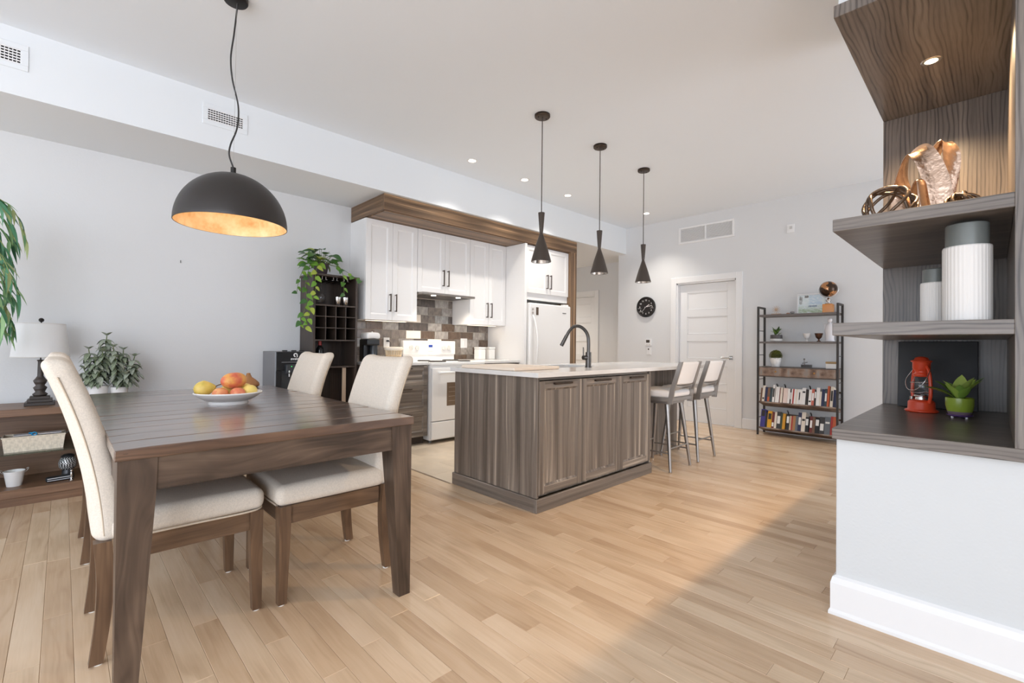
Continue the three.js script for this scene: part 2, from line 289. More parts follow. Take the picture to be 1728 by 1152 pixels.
  panelDoor('door_2', 'white panelled door in the passage beyond the fridge', H.x, H.z0, H.z1, H.h, H.z0 + 0.085);
  // baseboards
  const bb = (x0, x1, z0, z1) => ext(x0, x1, 0, 0.135, z0, z1, 0.005);
  struct('baseboard_far', [bb(XF - 0.016, XF, D.z1 + 0.086, ZB), bb(XF - 0.016, XF, -4.23, D.z0 - 0.086)], trimPaint, 'white baseboard along the far wall');
  struct('baseboard_kitchen', bb(XL, 1.69, ZK, ZK + 0.016), trimPaint, 'white baseboard along the kitchen wall');
  struct('baseboard_hall', [bb(H.x - 0.016, H.x, H.z1 + 0.086, -4.24), bb(5.265, H.x - 0.016, -7, -6.984)], trimPaint, 'white baseboard in the passage');

  // half wall under the display unit, the box above it, and the wall it belongs to
  struct('wall_divider', [ext(2.263, 3.5, 0, 0.706, -0.441, 0.11, 0.002), ext(2.263, 3.5, 0, CEIL, 0.11, ZB, 0.002), ext(2.263, 3.5, 2.459, CEIL, -0.441, 0.11, 0.002)], dimmedDividerPaint, 'white half wall carrying the display shelves');
  const prof = [[0, 0], [0.022, 0], [0.022, 0.012], [0.016, 0.022], [0.016, 0.125], [0.010, 0.148], [0, 0.156]];
  const skirt = (pts) => {   // baseboard profile carried along a path in plan, outside to the left of travel
    const pos = [], rows = pts.map(([x, z, nx, nz]) => prof.map(([d, y]) => [x + nx * d, y, z + nz * d]));
    for (let i = 0; i + 1 < rows.length; i++) for (let k = 0; k + 1 < prof.length; k++) pos.push(...rows[i][k], ...rows[i + 1][k], ...rows[i + 1][k + 1], ...rows[i][k], ...rows[i + 1][k + 1], ...rows[i][k + 1]);
    const g = new THREE.BufferGeometry(); g.setAttribute('position', new THREE.Float32BufferAttribute(pos, 3)); g.computeVertexNormals(); return g;
  };
  struct('baseboard_divider', skirt([[2.263, ZB, -1, 0], [2.263, -0.441, -1, -1], [3.5, -0.441, 1, -1], [3.5, ZB, 1, 0]]), trimPaint, 'tall moulded white baseboard round the half wall');
}

// ------------------------------------------------------------------ floor: maple boards along z, tiles in the kitchen
{
  const floor = structGroup('floor', 'satin maple strip floor with pale tiles in the kitchen');
  part('subfloor', ext(XL - 0.1, 7.1, -0.09, -0.012, -7.05, ZB + 0.1, 0), subfloorMat, floor);
  const W = 0.0813, boards = [], TX = 2.178, TZ = -2.9;
  const px = (x, z) => { const v = V(x, 0, z).project(camera), d = V(x, 0, z).applyMatrix4(camera.matrixWorldInverse).z; return d > -0.1 ? null : [(v.x + 1) * 864, (1 - v.y) * 576]; };
  for (let i = 0, x0 = XL; x0 < 7.0; i++, x0 = XL + 0.0085 + i * W - W) {
    const zEnd = x0 + W / 2 > TX && x0 < 5.2 ? TZ : x0 > 5.2 ? -6.99 : ZK + 0.001;
    let z = ZB - rr(0, 0.9);
    let z1 = ZB;
    while (z1 > zEnd + 0.02) {
      let z0 = Math.max(zEnd, z); if (z0 - zEnd < 0.25) z0 = zEnd;
      if (z1 - z0 > 0.02) boards.push({ x0, x1: x0 + W, z0, z1, m: Math.floor(rnd() * floorMats.length), du: rr(0, 0.6), dv: rr(0, 2.6), dy: rr(-0.0003, 0.0003) });
      z1 = z0; z = z0 - rr(0.35, 1.25);
    }
  }
  // how large each board shows, to choose the three hundred that are parts of their own
  for (const b of boards) {
    let A = 0, P = [[b.x0, b.z0], [b.x1, b.z0], [b.x1, b.z1], [b.x0, b.z1]].map((q) => px(...q));
    if (P.some((q) => !q)) { const zc = Math.min(b.z1, -0.9); P = b.z0 < zc ? [[b.x0, b.z0], [b.x1, b.z0], [b.x1, zc], [b.x0, zc]].map((q) => px(...q)) : []; }
    if (P.length && P.every((q) => q)) {
      P = P.map(([x, y]) => [Math.min(1728, Math.max(0, x)), Math.min(1152, Math.max(0, y))]);
      for (let k = 0; k < 4; k++) { const a = P[k], c = P[(k + 1) % 4]; A += a[0] * c[1] - c[0] * a[1]; }
    }
    b.a = Math.abs(A);
  }
  boards.sort((p, q) => q.a - p.a);
  const geo = (b) => { const e = 0.0006, g = cbox(b.x1 - b.x0 - e, 0.012, b.z1 - b.z0 - e, 0.0012); return at(g, (b.x0 + b.x1) / 2, -0.006 + b.dy, (b.z0 + b.z1) / 2); };
  const rest = floorMats.map(() => []);
  boards.forEach((b, i) => {
    if (i < 300 && b.a > 40) part(i ? `floor_board_${String(i).padStart(3, '0')}` : 'floor_board', geo(b), floorMats[b.m], floor, { axis: 'z', du: b.du, dv: b.dv });
    else rest[b.m].push(prep(geo(b), 'z', b.du, b.dv));
  });
  const all = mergeGeometries(rest.filter((r) => r.length).map((r) => mergeGeometries(r)), true);
  const far = new THREE.Mesh(all, floorMats.filter((_, i) => rest[i].length)); far.name = 'outer_floor_boards'; far.userData.kind = 'stuff'; far.castShadow = far.receiveShadow = true; floor.add(far);
  // kitchen tiles
  part('tile_bed', ext(TX, 5.2, -0.012, -0.003, ZK, TZ, 0), groutMat, floor);
  let k = 0;
  for (let r = 0, z1 = TZ; z1 > ZK; r++, z1 -= 0.3) for (let x = TX - (r % 2) * 0.3; x < 5.2; x += 0.6) {
    const a = Math.max(TX, x), b = Math.min(5.2, x + 0.6), z0 = Math.max(ZK, z1 - 0.3); if (b - a < 0.02 || z1 - z0 < 0.02) continue;
    part(k ? `floor_tile_${String(k).padStart(3, '0')}` : 'floor_tile', ext(a + 0.001, b - 0.001, -0.006, 0, z0 + 0.001, z1 - 0.001, 0.0008), floorTileMats[k % 3], floor, { axis: 'x', du: rnd(), dv: rnd() }); k++;
  }
}

// ------------------------------------------------------------------ vents, plates, clock on the walls
{
  // bulkhead registers: white frame, dark throat, crossing white fins
  const galvanised = std(0x85888b, 0.5, 0.6);
  function register(x0, x1, label) {
    const g = thing('wall_register', label, 'vent', [(x0 + x1) / 2, 2.78, BULK_Z], 0), w = x1 - x0, iw = w - 0.066;
    part('register_frame', [ext(-w / 2, w / 2, 0.045, 0.078, 0, 0.006, 0.002), ext(-w / 2, w / 2, -0.078, -0.045, 0, 0.006, 0.002), ext(-w / 2, -iw / 2, -0.045, 0.045, 0, 0.006, 0.001), ext(iw / 2, w / 2, -0.045, 0.045, 0, 0.006, 0.001)], bulkPaint, g);
    part('duct_sleeve', [ext(-iw / 2 + 0.0005, iw / 2 - 0.0005, 0.0425, 0.0445, -0.395, 0, 0), ext(-iw / 2 + 0.0005, iw / 2 - 0.0005, -0.0445, -0.0425, -0.395, 0, 0), ext(-iw / 2 + 0.0005, -iw / 2 + 0.0025, -0.0425, 0.0425, -0.395, 0, 0), ext(iw / 2 - 0.0025, iw / 2 - 0.0005, -0.0425, 0.0425, -0.395, 0, 0), ext(-iw / 2 + 0.0005, iw / 2 - 0.0005, -0.0445, 0.0445, -0.398, -0.395, 0)], galvanised, g);
    for (let i = 0; i < 6; i++) part('horizontal_fin', ext(-iw / 2, iw / 2, -0.045 + i * 0.0165, -0.045 + i * 0.0165 + 0.007, 0.003, 0.006, 0), trimPaint, g);
    const v = []; for (let i = 0; i <= 14; i++) v.push(ext(-iw / 2 + i * iw / 14 - 0.002, -iw / 2 + i * iw / 14 + 0.002, -0.045, 0.045, 0.0014, 0.0032, 0));
    part('vertical_fin', v, trimPaint, g).userData.kind = 'stuff';
  }
  register(0.73, 1.03, 'small white air register on the bulkhead behind the dome lamp cord');
  register(-0.468, -0.168, 'small white air register on the bulkhead at the photo edge');
  // return-air grille on the far wall
  const gr = thing('air_grille', 'wide white slatted return air grille above the door', 'vent', [XF, 2.685, -2.807]);
  part('grille_frame', [ext(-0.014, 0, 0.092, 0.122, -0.393, 0.393, 0.003), ext(-0.014, 0, -0.122, -0.092, -0.393, 0.393, 0.003), ext(-0.014, 0, -0.092, 0.092, -0.393, -0.363, 0.002), ext(-0.014, 0, -0.092, 0.092, 0.363, 0.393, 0.002), ext(-0.014, 0, -0.092, 0.092, -0.012, 0.012, 0.002)], trimPaint, gr);
  part('grille_back', ext(-0.002, -0.0005, -0.092, 0.092, -0.363, 0.363, 0), std(0xd6d4d2, 0.8), gr);
  for (const s of [-1, 1]) for (let i = 0; i < 13; i++) { const b = cbox(0.011, 0.0035, 0.351, 0); b.rotateZ(0.7); part('slat', at(b, -0.007, -0.084 + i * 0.014, s * 0.1875), trimPaint, gr); }
  // alarm sensor
  const se = thing('wall_sensor', 'small square white sensor high on the wall above the bookcase', 'sensor', [XF, 2.55, -1.745]);
  part('sensor_plate', at(rbox(0.012, 0.105, 0.088, 0.005), -0.006, 0, 0), trimPaint, se);
  part('sensor_eye', at(rbox(0.012, 0.035, 0.03, 0.005), -0.017, 0.01, 0.005), std(0xc9c6c3, 0.5), se);
  // thermostat and control below the clock
  const th = thing('thermostat', 'white thermostat with a dark little screen below the clock', 'thermostat', [XF, 1.135, -3.675]);
  part('thermostat_body', at(rbox(0.02, 0.1, 0.11, 0.006), -0.01, 0, 0), trimPaint, th); part('screen', ext(-0.0215, -0.0195, -0.005, 0.038, -0.036, 0.024, 0), std(0x4a423c, 0.3), th);
  part('button', [ext(-0.0225, -0.02, -0.038, -0.03, -0.03, -0.01, 0), ext(-0.0225, -0.02, -0.038, -0.03, 0.01, 0.03, 0)], std(0xbdb9b5, 0.5), th);
  const sw = thing('wall_control', 'white wall control plate with a dark sensor dot beneath the thermostat', 'switch', [XF, 1.0, -3.67]);
  part('control_plate', at(rbox(0.01, 0.115, 0.078, 0.004), -0.005, 0, 0), trimPaint, sw); part('rocker', at(rbox(0.012, 0.065, 0.034, 0.003), -0.009, -0.012, 0), trimPaint, sw); part('sensor_dot', at(rbox(0.004, 0.022, 0.022, 0.002), -0.012, 0.03, -0.004), std(0x3a332e, 0.4), sw);
  // clock
  const cl = thing('wall_clock', 'round black wall clock with white figures on the far wall', 'clock', [XF, 1.679, -3.718]);
  const rim = lathe([[0, 0], [0.152, 0], [0.157, 0.006], [0.157, 0.03], [0.15, 0.036], [0.143, 0.03], [0.143, 0.02]], 48); rim.rotateZ(Math.PI / 2);
  part('clock_case', rim, std(0x1d1b1a, 0.35), cl);
  const cv = document.createElement('canvas'); cv.width = cv.height = 512; const c = cv.getContext('2d');
  c.fillStyle = '#24201f'; c.fillRect(0, 0, 512, 512); c.fillStyle = c.strokeStyle = '#e9e6e2'; c.textAlign = 'center'; c.textBaseline = 'middle';
  for (let i = 1; i <= 12; i++) { const a = i * Math.PI / 6, x = 256 + Math.sin(a) * 186, y = 256 - Math.cos(a) * 186; c.font = 'bold 56px sans-serif'; c.fillText(String(i), x, y); c.lineWidth = 6; if (i === 3 || i === 9 || i === 8) { c.beginPath(); c.moveTo(x - 62, y + 34); c.lineTo(x + 44, y + 34); c.stroke(); } }
  const ct = new THREE.CanvasTexture(cv); ct.colorSpace = THREE.SRGBColorSpace;
  const disc = new THREE.CircleGeometry(0.1435, 48); disc.rotateY(-Math.PI / 2); disc.translate(-0.021, 0, 0);
  const dm = new THREE.Mesh(disc, std(0xffffff, 0.5, 0, { map: ct })); dm.name = 'clock_face'; dm.receiveShadow = true; cl.add(dm);
  const hand = (len, w, ang, nm) => { const g = cbox(0.002, len, w, 0); g.translate(-0.025, len / 2 - 0.02, 0); g.rotateX(ang); part(nm, g, std(0xf2f0ee, 0.4), cl); };
  hand(0.09, 0.009, 1.02, 'hour_hand'); hand(0.125, 0.007, 1.4, 'minute_hand'); hand(0.12, 0.003, -2.4, 'second_hand');
  part('hand_cap', at(new THREE.SphereGeometry(0.009, 12, 8), -0.026, 0, 0), chrome, cl);
  // bare hook in the dining wall
  const hk = thing('wall_hook', 'tiny dark picture hook on the bare dining wall', 'hook', [0.722, 1.761, ZK]);
  part('hook_nail', bar([0, 0.008, 0], [0, 0.008, 0.012], 0.002), blackMetal, hk); part('hook_loop', tube([[0, 0.008, 0.008], [0, -0.004, 0.004], [0, -0.012, 0.008], [0, -0.006, 0.014]], 0.002, 10, 6), blackMetal, hk);
}

// ------------------------------------------------------------------ kitchen run
function shaker(parent, x0, x1, y0, y1, z, mat, { t = 0.02, fw = 0.058, axis = 'y', name = 'door', du = 0 } = {}) {   // framed door facing +z, its front at z
  const d = new THREE.Group(); d.name = name; d.position.set((x0 + x1) / 2, y0, z); parent.add(d);
  const w = x1 - x0 - 0.003, h = y1 - y0 - 0.003, X = w / 2;
  part('stile', ext(-X, -X + fw, 0, h, -t, 0, 0.0015), mat, d, { axis, du }); part('stile', ext(X - fw, X, 0, h, -t, 0, 0.0015), mat, d, { axis, du });
  for (const ry of [0, h - fw]) part('rail', ext(-X + fw, X - fw, ry, ry + fw, -t, 0, 0.001), mat, d, { axis: axis === 'y' && mat !== cabinetWhite ? 'x' : axis, du: du + 0.3 });
  const s = 0.011, m = 0.013, sl = (g) => g, bev = [];
  const quadS = (a, b, c, e) => { const g = new THREE.BufferGeometry(); g.setAttribute('position', new THREE.Float32BufferAttribute([...a, ...b, ...c, ...a, ...c, ...e], 3)); g.computeVertexNormals(); return g; };
  const o = [[-X + fw, fw], [X - fw, fw], [X - fw, h - fw], [-X + fw, h - fw]], q = [[-X + fw + m, fw + m], [X - fw - m, fw + m], [X - fw - m, h - fw - m], [-X + fw + m, h - fw - m]];
  for (let k = 0; k < 4; k++) { const n = (k + 1) % 4; bev.push(quadS([...o[k], -0.003], [...o[n], -0.003], [...q[n], -s], [...q[k], -s])); }
  part('moulding', bev.map(sl), mat, d, { axis, du });
  part('panel', ext(-X + fw, X - fw, fw, h - fw, -t, -s + 0.0003, 0), mat, d, { axis, du: du + 0.1 });
  return d;
}
function pull(parent, x, y, h, z = 0) { return part('handle', [ext(x - 0.006, x + 0.006, y, y + h, z + 0.028, z + 0.038, 0.002), ext(x - 0.005, x + 0.005, y + 0.004, y + 0.014, z, z + 0.03, 0.001), ext(x - 0.005, x + 0.005, y + h - 0.014, y + h - 0.004, z, z + 0.03, 0.001)], bronze, parent); }
const UZ = -4.51, UTOP = 2.375;
function upper(x0, x1, y0, label) {
  const g = thing('wall_cabinet', label, 'cabinet', [0, 0, 0], 0, 'white upper kitchen cabinets');
  part('carcass', ext(x0, x1, y0, UTOP, ZK + 0.002, UZ, 0.001), cabinetWhite, g);
  const m = (x0 + x1) / 2;
  for (const [a, b, s] of [[x0, m, 1], [m, x1, -1]]) { const d = shaker(g, a, b, y0, UTOP, UZ + 0.021, cabinetWhite); pull(d, s * ((b - a) / 2 - 0.034), 0.09, 0.19); }
}
upper(2.236, 2.855, 1.325, 'white two door upper cabinet beside the tall dark bottle rack');
upper(2.857, 3.612, 1.66, 'short white two door cabinet over the range hood');
upper(3.614, 4.218, 1.325, 'white two door upper cabinet beside the tall fridge panel');
{
  // tall white panel, fridge cabinet, timber surround
  const tp = thing('fridge_side_panel', 'tall flat white panel between the worktop and the fridge', 'panel', [0, 0, 0]);
  part('panel_board', ext(4.222, 4.262, 0, 2.375, ZK + 0.002, -4.145, 0.002), cabinetWhite, tp); part('edge_strip', ext(4.222, 4.262, 0, 2.375, -4.145, -4.14, 0.001), cabinetWhite, tp);
  const fc = thing('fridge_cabinet', 'white two door cabinet above the fridge', 'cabinet', [0, 0, 0]);
  part('carcass', ext(4.264, 5.128, 1.665, 2.375, ZK + 0.002, -4.19, 0.001), cabinetWhite, fc);
  for (const [a, b, s] of [[4.268, 4.696, 1], [4.696, 5.126, -1]]) { const d = shaker(fc, a, b, 1.755, 2.37, -4.167, cabinetWhite); pull(d, s * ((b - a) / 2 - 0.034), 0.07, 0.19); }
  const sp = thing('timber_surround', 'warm brown timber valance and end post framing the kitchen cabinets', 'valance', [0, 0, 0]);
  part('valance_front', ext(2.24, 5.265, 2.385, BULK_Y - 0.002, -4.152, -4.13, 0.001), timberWood, sp, { axis: 'x', du: 0.2 });
  part('valance_end', ext(2.24, 2.262, 2.385, BULK_Y - 0.002, ZK + 0.002, -4.152, 0.001), timberWood, sp, { axis: 'z' });
  part('valance_soffit', ext(2.262, 5.13, 2.377, 2.397, ZK + 0.002, -4.152, 0.001), timberWood, sp, { axis: 'x', du: 0.5 });
  part('end_post', ext(5.13, 5.265, 0, 2.385, ZK + 0.002, -4.13, 0.002), timberWood, sp, { axis: 'y', du: 0.37 });
  // fridge
  const fr = thing('refrigerator', 'white refrigerator in the timber framed niche', 'refrigerator', [4.70, 0, -4.2]);
  part('cabinet', at(rbox(0.82, 1.57, 0.6, 0.008), 0, 0.805, -0.32), applianceWhite, fr);
  const dr = part('door', [at(rbox(0.83, 1.08, 0.075, 0.022, 3), 0, 1.08, 0.055)], applianceWhite, fr); part('drawer', at(rbox(0.83, 0.5, 0.075, 0.022, 3), 0, 0.285, 0.055), applianceWhite, fr);
  part('handle', tube([[-0.36, 1.46, 0.09], [-0.35, 1.4, 0.115], [-0.335, 1.2, 0.15], [-0.335, 1.0, 0.155], [-0.345, 0.72, 0.125], [-0.36, 0.62, 0.09]], 0.014, 40, 10), applianceWhite, dr);
  part('hinge_cap', at(rbox(0.1, 0.02, 0.06, 0.006), 0.34, 1.63, 0.04), applianceWhite, dr);
  part('badge', at(rbox(0.075, 0.014, 0.003, 0.001), 0.27, 1.515, 0.094), std(0x8d8a88, 0.3, 0.6), dr);
  part('base_grille', ext(-0.4, 0.4, 0.005, 0.03, -0.02, 0.06, 0.002), std(0xbab7b4, 0.6), fr);
  single('fridge_magnet', ext(4.40, 4.445, 1.465, 1.565, -4.1073, -4.1033, 0.001), std(0x5a4a3c, 0.5), 'dark brown rectangular magnet on the white fridge door', 'magnet');
  const note = thing('fridge_note', 'white holder with two small dials beside the dark magnet on the fridge', 'magnet', [4.335, 1.51, -4.1073]);
  part('plate', ext(-0.04, 0.04, -0.05, 0.055, 0, 0.004, 0.001), std(0xe3e0dd, 0.6), note); part('dial', [at(new THREE.CylinderGeometry(0.015, 0.015, 0.006, 16).rotateX(Math.PI / 2), 0, 0.025, 0.005), at(new THREE.CylinderGeometry(0.015, 0.015, 0.006, 16).rotateX(Math.PI / 2), 0, -0.02, 0.005)], std(0xa9a39d, 0.4), note);
}
// base units and worktops
const CT = 0.88;
{
  const dw = thing('drawer_unit', 'dark timber unit of three drawers beside the white range', 'drawers', [0, 0, 0]);
  part('carcass', ext(2.236, 2.836, 0.09, 0.848, ZK + 0.002, -4.25, 0.001), islandWood, dw, { du: 0.1 });
  part('toe_kick', ext(2.24, 2.836, 0, 0.09, ZK + 0.002, -4.31, 0), std(0x4d4138, 0.6), dw);
  for (const [a, b] of [[0.09, 0.36], [0.36, 0.63], [0.63, 0.845]]) { const d = shaker(dw, 2.236, 2.836, a, b, -4.229, islandWood, { fw: 0.05, axis: 'x', name: 'drawer_front', du: a }); part('handle', [ext(-0.09, 0.09, b - a - 0.034, b - a - 0.024, 0.026, 0.036, 0.002), ext(-0.085, -0.075, b - a - 0.033, b - a - 0.025, 0, 0.028, 0), ext(0.075, 0.085, b - a - 0.033, b - a - 0.025, 0, 0.028, 0)], bronze, d); }
  const bc = thing('base_cabinet', 'dark timber base cabinet between the range and the fridge panel', 'cabinet', [0, 0, 0]);
  part('carcass', ext(3.612, 4.218, 0.09, 0.848, ZK + 0.002, -4.25, 0.001), islandWood, bc); part('toe_kick', ext(3.612, 4.218, 0, 0.09, ZK + 0.002, -4.31, 0), std(0x4d4138, 0.6), bc);
  for (const [a, b] of [[3.612, 3.915], [3.915, 4.218]]) shaker(bc, a, b, 0.09, 0.66, -4.229, islandWood, { fw: 0.05, du: a }); shaker(bc, 3.612, 4.218, 0.66, 0.845, -4.229, islandWood, { fw: 0.045, axis: 'x', name: 'drawer_front' });
  const wt = (x0, x1, label) => single('worktop', at(rbox(x1 - x0, 0.03, 0.64, 0.003), (x0 + x1) / 2, CT - 0.015, ZK + 0.002 + 0.32), quartz, label, 'worktop');
  wt(2.225, 2.838, 'white quartz worktop under the coffee maker'); wt(3.61, 4.22, 'white quartz worktop with two white canisters');
}
// backsplash: individual glazed tiles
{
  const g = structGroup('wall_backsplash', 'backsplash of mottled grey, brown and cream oblong tiles');
  part('mortar', [ext(2.24, 4.22, 0.88, 1.325, ZK + 0.0005, ZK + 0.005, 0), ext(2.858, 3.611, 1.325, 1.66, ZK + 0.0005, ZK + 0.005, 0)], std(0xc8bdb0, 0.9), g);
  const mott = (s) => tex(128, 64, (u, v) => { const t = 200 + 90 * (fbm(u * 5, v * 4, 5, 4, s, 4) - 0.5) + 30 * (pn(u * 3, v * 20, 3, 20, s + 9) - 0.5); return [t, t, t]; }, 0.23, 0.13);
  const maps = [mott(301), mott(311), mott(321)];
  const C = { d: 0x756a63, b: 0x8a7463, m: 0xa3968b, l: 0xcfc6bd, g: 0xbdb9b4, c: 0xfaeee0 };
  const M = {}; for (const k in C) M[k] = maps.map((t) => std(C[k], 0.16, 0, { map: k === 'c' ? null : t }));
  const pitch = 0.0975, TW = 0.2045, rows = {   // row 0 starts under the right-hand cabinets; colours left to right
    '-5': 'gmbdlmbmglm', '-4': 'bmlgbdmlbmd', '-3': 'ldmlcbdmlbm', '-2': 'mgbmldcbmlbd', '-1': 'cbmmcblbblm', '0': 'lmblddlbld', '1': 'xxxdcmx', '2': 'xxxmdlx', '3': 'xxxgddx' };
  let k = 0;
  for (let r = -5; r <= 3; r++) {
    const y0 = 1.236 + r * pitch, off = (mod(r, 2) ? 0.08 : -0.022), seq = rows[String(r)] || '';
    for (let i = -1; i < 11; i++) {
      let x0 = 2.24 + off + i * TW, x1 = x0 + TW - 0.004, lo = r >= 1 ? 2.86 : 2.242, hi = r >= 1 ? 3.609 : 4.218;
      let a = Math.max(lo, x0), b = Math.min(hi, x1), c = Math.max(0.882, y0), d = Math.min(r >= 1 ? 1.658 : 1.66, y0 + pitch - 0.004);
      if (r === 0 && (b <= 2.86 || a >= 3.609)) d = Math.min(d, 1.323); if (b - a < 0.012 || d - c < 0.012) continue;
      const ch = seq[i + 1] && seq[i + 1] !== 'x' ? seq[i + 1] : 'dbmlg'[Math.floor(rnd() * 5)];
      part(k ? `tile_${String(k).padStart(3, '0')}` : 'tile', ext(a, b, c, d, ZK + 0.003, ZK + 0.0095 + rr(0, 0.0015), 0.0018), M[ch][k % 3], g, { axis: 'x', du: rnd(), dv: rnd() }); k++;
    }
  }
}
// range hood, range
{
  const h = thing('range_hood', 'slim grey range hood with two small lights above the range', 'hood', [3.235, 1.615, -4.6]);
  part('hood_body', at(rbox(0.745, 0.026, 0.44, 0.006), 0, 0.027, 0), brushed, h); part('filter', ext(-0.3, 0.3, 0.01, 0.0142, -0.16, 0.16, 0), std(0x6e6a66, 0.4, 0.8), h);
  for (const x of [-0.2, 0.15]) { part('hood_light', cyl(0.028, 0.028, 0.006, x, 0.0085, 0.17), std(0xffffff, 0.4, 0, { emissive: 0xfff4e6, emissiveIntensity: 5 }), h);
    const s = new THREE.SpotLight(0xfff1df, 0.9, 0, 1.1, 0.6, 2); s.name = 'hood_lamp'; s.position.set(3.235 + x, 1.6, -4.43); s.target.position.set(3.235 + x, 0, -4.5); s.castShadow = true; s.shadow.radius = 1.3; scene.add(s, s.target); }
  const st = thing('range', 'white electric range with a brown tinted oven window', 'range', [3.224, 0, -4.53]);
  part('body', ext(-0.376, 0.376, 0.035, 0.845, -0.28, 0.33, 0.003), applianceWhite, st);
  part('cooktop', at(rbox(0.758, 0.03, 0.65, 0.006), 0, 0.86, 0.025), applianceWhite, st);
  for (const [x, z, r] of [[-0.19, 0.19, 0.1], [0.19, 0.19, 0.075], [-0.19, -0.08, 0.075], [0.19, -0.08, 0.1]]) part('burner', lathe([[0.02, 0.876], [r, 0.876], [r, 0.884], [r - 0.012, 0.888], [0.02, 0.882]], 28).translate(x, 0, z), std(0x2c2a29, 0.5), st);
  const od = part('oven_door', [at(rbox(0.752, 0.575, 0.035, 0.008), 0, 0.53, 0.35)], applianceWhite, st);
  part('oven_window', ext(-0.185, 0.185, 0.40, 0.655, 0.3665, 0.3695, 0.001), std(0x7d6a58, 0.12), od);
  part('window_rack', [0.45, 0.5, 0.55, 0.6].map((y) => ext(-0.16, 0.16, y, y + 0.004, 0.3695, 0.3705, 0)), std(0xa39382, 0.3), od);
  part('handle', [at(rbox(0.62, 0.028, 0.025, 0.011, 3), 0, 0.765, 0.405), ext(-0.3, -0.27, 0.755, 0.775, 0.366, 0.4, 0.002), ext(0.27, 0.3, 0.755, 0.775, 0.366, 0.4, 0.002)], applianceWhite, od);
  part('storage_drawer', at(rbox(0.752, 0.185, 0.035, 0.008), 0, 0.142, 0.35), applianceWhite, st);
  for (const [x, z] of [[-0.33, 0.27], [0.33, 0.27], [-0.33, -0.22], [0.33, -0.22]]) part('levelling_foot', cyl(0.018, 0.015, 0.036, x, 0, z, 14), std(0x6f6c69, 0.5), st);
  const bg = part('backguard', [at(rbox(0.758, 0.17, 0.075, 0.014, 3), 0, 1.03, -0.265), ext(-0.37, 0.37, 0.875, 0.95, -0.3, -0.245, 0.002)], applianceWhite, st);
  part('display', ext(-0.028, 0.028, 1.035, 1.065, -0.2285, -0.2265, 0), std(0x24397a, 0.2, 0, { emissive: 0x2c4aa0, emissiveIntensity: 0.5 }), bg);
  part('marking', [ext(-0.13, 0.13, 1.085, 1.089, -0.2283, -0.2272, 0), ext(-0.035, 0.035, 0.985, 0.99, -0.2283, -0.2272, 0)], std(0xb5b0aa, 0.5), bg);
  for (const x of [-0.27, -0.19, 0.19, 0.27]) part('knob', [at(new THREE.CylinderGeometry(0.026, 0.03, 0.022, 20).rotateX(Math.PI / 2), x, 1.03, -0.217), ext(x - 0.004, x + 0.004, 1.006, 1.054, -0.207, -0.198, 0.002)], std(0xe4e0da, 0.35), bg);
}
// lights under the cabinets
for (const [x0, x1] of [[2.3, 2.8], [3.68, 4.16]]) {
  const m = (x0 + x1) / 2, o = thing('cabinet_light', x0 < 3 ? 'thin strip light under the cabinet above the coffee maker' : 'thin strip light under the cabinet above the two canisters', 'light', [m, 1.3175, -4.62], 0, 'strip lights under the upper cabinets');
  part('housing', ext(-(x1 - x0) / 2, (x1 - x0) / 2, 0.002, 0.0075, -0.02, 0.02, 0.001), trimPaint, o); part('light_strip', ext(-(x1 - x0) / 2 + 0.01, (x1 - x0) / 2 - 0.01, 0, 0.002, -0.014, 0.014, 0), std(0xffffff, 0.5, 0, { emissive: 0xffe2bd, emissiveIntensity: 2.5 }), o);
  const l = new THREE.RectAreaLight(0xffe6c6, 6, x1 - x0 - 0.02, 0.028); l.name = 'strip_lamp'; l.position.set(m, 1.3165, -4.62); l.lookAt(m, 0, -4.62); scene.add(l);
}
